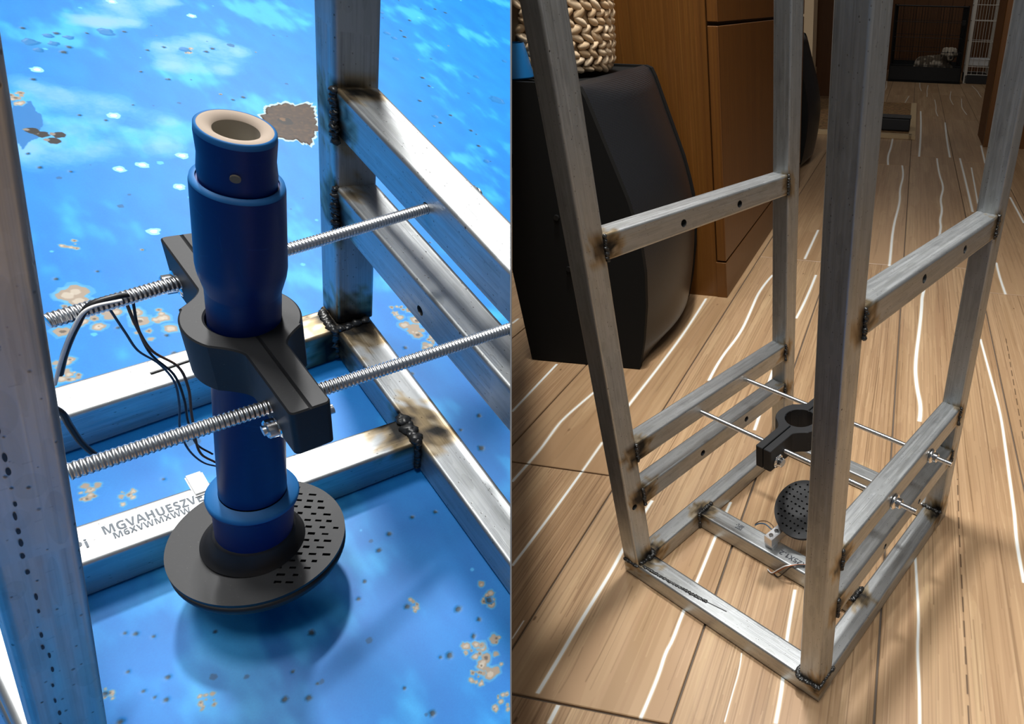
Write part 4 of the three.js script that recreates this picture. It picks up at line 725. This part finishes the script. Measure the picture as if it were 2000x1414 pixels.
// ---------------------------------------------------------------- the frame on the blue floor
const LF = { h1: 0.2153, h2: 0.14845, m: 0.1224, s1: 0.1045, s2: -0.0335, a1: -0.0075, a2: 0.0016, a0: -0.0027, b1: 0.0475, b2: 0.0579, th: 0.0326, lx: -0.0684, lz: -0.0854 };
{
  const { h1, h2, m, s1, s2, a1, a2, a0, b1, b2, th, lx, lz } = LF, h = T / 2, hh = th / 2;
  const f = thing('welded_stand', 'lower part of a welded square tube stand round a blue pipe on blue floor', 'stand', V(h, 0, -h), SLAB);
  const rail = (y, a, b, v) => V(h + lx * y + a * v, y - hh + b * v, -(v + lz * y));
  const pj = (y) => V(T + lx * y, y, -(T + lz * y)), welds = [[pj(h1 - hh), 0.024], [pj(h1).add(V(-0.01, 0, -0.004)), 0.016], [pj(h2 - hh), 0.026], [V(h, th, -T), 0.032], [V(T, th * 0.6, -T), 0.03], [V(T, th, -(m + 0.006)), 0.024], [V(T * 0.6, th, -(m + 0.02)), 0.02], [V(T + 0.005, th, -0.012), 0.018]];
  const tint = oxide(welds), o = { tint };
  const post = (y) => V(h + lx * y, y, -(h + lz * y));
  part(f, 'post', bar(post(th), post(0.42), T, T, V(0, 0, 1), o), STEEL, { keep: -1 });
  part(f, 'rail', drill(bar(rail(h1, a1, b1, T - 0.001), rail(h1, a1, b1, 0.42), T, th, UP, o), [[V(0.0, 0.206, -0.1085), V(1, 0, -0.23), 0.0034, 0.08]]), STEEL, { keep: -1 });
  part(f, 'rail', drill(bar(rail(h2, a2, b2, T - 0.001), rail(h2, a2, b2, 0.42), T, th, UP, o), [[V(0.0148, 0.1362, -0.1207), V(1, 0, 0), 0.0034, 0.03]]), STEEL, { keep: -1 });
  part(f, 'base_bar', bar(V(h, hh, 0), V(h + a0 * 0.4, hh, -0.4), T, th, UP, o), STEEL, { keep: -1 });
  part(f, 'base_bar', bar(V(T, hh, -(h + s1 * T)), V(0.23, hh, -(h + s1 * 0.23)), T, th, UP, o), STEEL, { keep: -1 });
  part(f, 'cross_bar', bar(V(T - 0.001, hh, -(m + h + s2 * T)), V(0.235, hh, -(m + h + s2 * 0.235)), T, th, UP, o), STEEL, { keep: -1 });
  const b = (pts, r, l) => part(f, 'weld_bead', bead(pts, r), WELD, l ? { label: 'dark lumpy weld bead' } : {});
  b([pj(h1), pj(h1 - th)], 0.0026, 1);
  b([pj(h2), pj(h2 - th)], 0.0026);
  b([V(T + 0.001, th, -0.006), V(T + 0.001, th, -T), V(0.004, th + 0.001, -T)], 0.0028);
  b([V(T + 0.001, 0.003, -T), V(T + 0.001, th, -T - 0.001)], 0.0035);
  b([V(T, th + 0.0005, -(m + 0.001)), V(T + 0.001, th + 0.0005, -(m + T - 0.002))], 0.0042);
  b([V(T + 0.001, th, -(m + T)), V(T + 0.0005, 0.006, -(m + T + 0.0005))], 0.002);
  // lettering printed on the cross bar
  const ink = canvasTex(1024, 256, (c, w, hgt) => {
    c.fillStyle = '#000'; c.fillRect(0, 0, w, hgt); c.fillStyle = '#fff'; c.textBaseline = 'middle';
    c.font = 'bold 150px sans-serif'; c.fillText('MGVAHUESZVE', 250, 96, 740); c.font = 'bold 104px sans-serif'; c.fillText('M6XVWMXWW', 300, 196, 560); c.font = 'bold 140px sans-serif'; c.fillText('Pi', 40, 176, 110);
  }, false);
  const x0 = 0.1905, x1 = 0.1335, zf = (x) => -(m + 0.0045 + s2 * x), zn = (x) => -(m + 0.0175 + s2 * x);
  const pg = new THREE.BufferGeometry();
  pg.setAttribute('position', new THREE.Float32BufferAttribute([x0, th + 0.0003, zn(x0), x1, th + 0.0003, zn(x1), x1, th + 0.0003, zf(x1), x0, th + 0.0003, zf(x0)], 3));
  pg.setAttribute('uv', new THREE.Float32BufferAttribute([0, 0, 1, 0, 1, 1, 0, 1], 2)); pg.setAttribute('normal', new THREE.Float32BufferAttribute([0, 1, 0, 0, 1, 0, 0, 1, 0, 0, 1, 0], 3)); pg.setIndex([0, 1, 2, 0, 2, 3]);
  part(f, 'lettering', pg, mat({ color: new THREE.Color(0.13, 0.15, 0.17), alphaMap: ink, transparent: true, roughness: 0.7, side: THREE.DoubleSide }), { label: 'black printed lettering' });
  // scribbled marker line on the base bar behind
  part(f, 'marker_line', tube([V(0.128, th + 0.0002, -0.026), V(0.118, th + 0.0002, -0.0245), V(0.105, th + 0.0002, -0.0225), V(0.09, th + 0.0002, -0.021)], 0.0009, 24), WIRE.black, { label: 'black marker line' });
}
{ // nearest post, at the opposite corner of the same kind of frame
  const w = 0.0168, c0 = V(0.2130 + w / 2, 0, -0.2494 - w / 2), at = (y) => V(c0.x - 0.1666 * y, y, c0.z + 0.0805 * y);
  const f = thing('steel_post', 'nearest upright square steel post with a dotted face on blue floor', 'post', c0, SLAB);
  let g = bar(at(0), at(0.43), w, w, V(0, 0, 1), { r: 0.0022, step: 0.004, n: 8 });
  const dots = [];
  part(f, 'post', g, STEEL, { keep: -1 });
  const face = canvasTex(128, 1024, (c, W, H) => { c.fillStyle = '#000'; c.fillRect(0, 0, W, H); c.fillStyle = '#fff'; let y = 60; while (y < H - 20) { c.beginPath(); c.ellipse(rr(36, 46), y, rr(2.5, 4.5), rr(3, 6), 0, 0, 7); c.fill(); y += rr(16, 46); } c.fillStyle = '#303030'; for (let i = 0; i < 50; i++) c.fillRect(rnd() * W, rnd() * H, rr(4, 22), 1); }, false);
  const pg = new THREE.BufferGeometry(), P = [], d = w / 2 + 0.0002;
  for (const [y, sx] of [[0.02, 1], [0.02, -1], [0.3, -1], [0.3, 1]]) { const p = at(y); P.push(p.x + sx * w * 0.36, p.y, p.z - d); }
  pg.setAttribute('position', new THREE.Float32BufferAttribute(P, 3)); pg.setAttribute('uv', new THREE.Float32BufferAttribute([0, 0, 1, 0, 1, 1, 0, 1], 2)); pg.setIndex([0, 1, 2, 0, 2, 3]); pg.computeVertexNormals();
  part(f, 'ink_dots', pg, mat({ color: new THREE.Color(0.015, 0.035, 0.07), alphaMap: face, transparent: true, roughness: 0.7, side: THREE.DoubleSide }), { label: 'row of small dark ink dots' });
  const r0 = at(0.045), r1 = at(0.095);
  part(f, 'rail', bar(V(r1.x + 0.002, 0.095, r1.z + w / 2), V(r1.x + 0.006, 0.095, r1.z + 0.2), w, w, UP, {}), STEEL);
  part(f, 'rail', bar(V(r0.x + 0.001, 0.045, r0.z + w / 2), V(r0.x + 0.008, 0.045, r0.z + 0.2), w, w, UP, {}), STEEL);
}
// ---------------------------------------------------------------- rods, clamp, pipe, disc
const RD = [[V(0.0081, 0.206, -0.1106), V(0.1615, 0.206, -0.1461)], [V(0.0, 0.206, -0.2086), V(0.1735, 0.206, -0.2150)]];
RD.forEach(([a, b], i) => {
  const t = thing('threaded_rod', i ? 'coarse threaded rod passing in front of the blue pipe' : 'coarse threaded rod passing behind the blue pipe', 'threaded rod', a.clone().lerp(b, 0.5), SLAB, 'rods holding the blue pipe clamp');
  part(t, 'rod', threaded(i ? a : a.clone().addScaledVector(b.clone().sub(a).normalize(), -0.035), b, 0.0031, 0.0015, 0.0005), ZINC, { keep: -1 });
  if (!i) { const d = a.clone().sub(b).normalize(), e = a.clone().addScaledVector(d, 0.026); part(t, 'nut', hexNut(e, d, 0.0058, 0.006), BRIGHT, { keep: -1, label: 'shiny nut outside the rail' }); }
});
const AX = { x: 0.1147, z: -0.1784, kx: -0.0765, kz: -0.0249 };
const axis = (y) => V(AX.x + AX.kx * (y - 0.2), y, AX.z + AX.kz * (y - 0.2));
const axisDir = V(AX.kx, 1, AX.kz).normalize();
const onAxis = (g, y0 = 0) => { const q = new THREE.Quaternion().setFromUnitVectors(UP, axisDir), p = axis(y0); return g.applyQuaternion(q).translate(p.x, p.y, p.z); };
const lathe = (pts, n = 72) => { const g = new THREE.LatheGeometry(pts.map(([a, b]) => new THREE.Vector2(a, b)), n); return g; };
{
  const c = V(0.1138, 0.2083, -0.1787), t = thing('pipe_clamp', 'black two piece clamp gripping the blue pipe', 'clamp', c, SLAB);
  for (const s of [1, -1]) part(t, 'clamp_half', clampHalf(s, 0.0178, 0.0118, 0.0062, 0.1045, 0.0252, 0.0012).rotateY(0.036).translate(c.x, c.y, c.z), PRINTED);
  for (const [x, y, z] of [[0.1215, 0.2015, -0.1325], [0.1178, 0.1975, -0.2170]]) {
    const n = V(x, y, z);
    const nut = part(t, 'clamp_nut', hexNut(n, V(1, 0, 0), 0.0042, 0.0046), BRIGHT, { label: 'shiny hexagonal flange nut' });
    part(nut, 'bolt', aim(new THREE.CylinderGeometry(0.0021, 0.0021, 0.024, 14), n.clone().add(V(-0.006, 0, 0)), V(1, 0, 0)), ZINC);
  }
}
{
  const t = thing('blue_pipe', 'upright dark blue pipe with sleeve and flange held by the black clamp', 'pipe', axis(0.045), SLAB);
  const d = (y) => y - 0.2;
  // (radius, height)
  part(t, 'pipe_wall', onAxis(lathe([[0.0125, d(0.2455)], [0.0112, d(0.237)], [0.0112, d(0.2215)], [0.0119, d(0.18)], [0.0128, d(0.1357)], [0.0133, d(0.098)]]), 0.2), PIPE);
  const slv = part(t, 'sleeve', onAxis(lathe([[0.0112, d(0.237)], [0.0127, d(0.2455)], [0.0130, d(0.2495)], [0.0124, d(0.2845)], [0.0121, d(0.2857)], [0.0101, d(0.2857)]]), 0.2), PIPE, { label: 'wider dark blue sleeve with a lighter rim' });
  part(slv, 'sleeve_rim', onAxis(lathe([[0.01235, d(0.2849)], [0.0121, d(0.2862)], [0.0107, d(0.2864)]]), 0.2), PIPE_EDGE);
  const nk = part(t, 'neck', onAxis(lathe([[0.0101, d(0.285)], [0.0103, d(0.29)], [0.0099, d(0.2955)], [0.01025, d(0.3035)], [0.0101, d(0.3055)], [0.0095, d(0.3058)]]), 0.2), PIPE);
  part(nk, 'neck_rim', onAxis(lathe([[0.0102, d(0.3042)], [0.0101, d(0.306)], [0.0093, d(0.3063)]]), 0.2), PIPE_EDGE);
  part(nk, 'mud_rim', onAxis(lathe([[0.0094, d(0.3062)], [0.0084, d(0.3066)], [0.0066, d(0.3059)], [0.0058, d(0.3048)]]), 0.2), CLAY, { label: 'pale dried mud ring on the pipe mouth' });
  part(t, 'pipe_bore', onAxis(lathe([[0.0058, d(0.305)], [0.0057, d(0.296)], [0, d(0.295)]]), 0.2), mat({ color: new THREE.Color(0.3, 0.27, 0.22), roughness: 0.9, side: THREE.DoubleSide }));
  const hp = axis(0.2935), hd = V(0.38, 0, -0.92).normalize(), hg = new THREE.CylinderGeometry(0.0014, 0.0014, 0.0012, 18).rotateX(Math.PI / 2).rotateY(Math.atan2(hd.x, hd.z));
  part(nk, 'plug', hg.translate(hp.x + hd.x * 0.0101, hp.y, hp.z + hd.z * 0.0101), mat({ color: new THREE.Color(0.2, 0.17, 0.12), roughness: 0.8 }), { label: 'small brown plugged hole' });
  const fl = part(t, 'flange', onAxis(lathe([[0.0133, d(0.0965)], [0.0176, d(0.0952)], [0.0183, d(0.0935)], [0.0182, d(0.0905)], [0.0166, d(0.0885)], [0.0163, d(0.06)], [0.0162, d(0.052)]]), 0.2), PIPE);
  part(fl, 'flange_rim', onAxis(lathe([[0.0134, d(0.0969)], [0.0177, d(0.0956)], [0.0185, d(0.0935)], [0.0184, d(0.0922)]]), 0.2), PIPE_EDGE, { label: 'lighter blue rim' });
}
{
  const y = 0.0462, p = V(0.1246, y, -0.1752), t = thing('foot_disc', 'round black slotted foot disc under the blue pipe', 'disc', V(p.x, 0.03, p.z), SLAB);
  const slots = []; for (let j = -8; j <= 8; j++) { const n = j % 3 === 0 ? 0.0052 : 0.0066; for (let i = -6; i <= 6; i++) slots.push([i * n + (j % 2 ? 0.0025 : 0), j * 0.0042, rr(0.0024, 0.0038), rr(0.0011, 0.0016)]); }
  const q = slotDisc(0.0384, 0.0028, slots, (x, yy) => Math.hypot(x, yy) < 0.0205 || x + yy * 0.75 < -0.004).rotateY(Math.PI - 0.66);
  part(t, 'top_plate', q.translate(p.x, y - 0.0028, p.z), PRINTED);
  part(t, 'body', lathe([[0, 0], [0.036, 0], [0.0381, 0.001], [0.0385, 0.003], [0.0385, 0.0105], [0, 0.0105]], 72).translate(p.x, y - 0.0028 - 0.0105, p.z), BLACK);
  part(t, 'socket', onAxis(lathe([[0.0228, 0.0004], [0.0205, 0.0035], [0.0178, 0.013], [0.0163, 0.014]]), y), BLACK);
  const l = thing('load_cell', 'white metal load cell tip behind the blue pipe', 'load cell', V(0.14, 0.0326, -0.12), SLAB);
  part(l, 'block', box(0.1305, 0.1385, 0.0328, 0.0333, -0.126, -0.111), mat({ color: new THREE.Color(0.8, 0.8, 0.78), roughness: 0.5 }));
  part(l, 'bracket', box(0.1312, 0.1378, 0.0333, 0.0346, -0.125, -0.1105, 0.0003), mat({ color: new THREE.Color(0.82, 0.82, 0.8), roughness: 0.5 }));
}
wire('black cable bundle looped over the rear threaded rod', [[0.1385, 0.2098, -0.1435], [0.1429, 0.2107, -0.1445], [0.1495, 0.2096, -0.1455], [0.155, 0.2018, -0.147], [0.1605, 0.1898, -0.147], [0.1646, 0.1782, -0.147]], 0.0011, WIRE.black, SLAB);
wire('thin white wire running with the black cable bundle', [[0.141, 0.2112, -0.1475], [0.1505, 0.2112, -0.149], [0.1565, 0.2025, -0.1495], [0.162, 0.1898, -0.1495], [0.167, 0.176, -0.1495]], 0.0006, WIRE.white, SLAB);
wire('thin dark wire hanging from the rear rod, leftmost strand', [[0.1445, 0.2022, -0.142], [0.1428, 0.1884, -0.142], [0.1411, 0.1767, -0.142], [0.1365, 0.1663, -0.142], [0.1336, 0.1525, -0.142], [0.1344, 0.1359, -0.142], [0.137, 0.1172, -0.142], [0.1363, 0.0991, -0.142], [0.1323, 0.0844, -0.142], [0.128, 0.078, -0.142]], 0.00045, WIRE.blue, SLAB);
wire('thin brown wire hanging from the rear rod', [[0.1394, 0.2024, -0.1405], [0.139, 0.1899, -0.1405], [0.1369, 0.1732, -0.1405], [0.1307, 0.16, -0.1405], [0.1295, 0.1447, -0.1405], [0.1314, 0.1219, -0.1405], [0.1324, 0.0916, -0.1405], [0.128, 0.08, -0.1405]], 0.00055, WIRE.brown, SLAB);
wire('thin black wire hanging nearest the clamp', [[0.1373, 0.2017, -0.139], [0.1385, 0.1867, -0.139], [0.1375, 0.1701, -0.139], [0.1326, 0.1537, -0.139], [0.1319, 0.1344, -0.139], [0.133, 0.1187, -0.139], [0.1325, 0.098, -0.139], [0.128, 0.086, -0.139]], 0.0005, WIRE.black, SLAB);
wire('short black cable end beside the nearest post', [[0.171, 0.156, -0.141], [0.1689, 0.1511, -0.142], [0.1686, 0.142, -0.142], [0.1678, 0.1282, -0.142], [0.1656, 0.1158, -0.142]], 0.0012, WIRE.black, SLAB);

renderer.render(scene, camera);
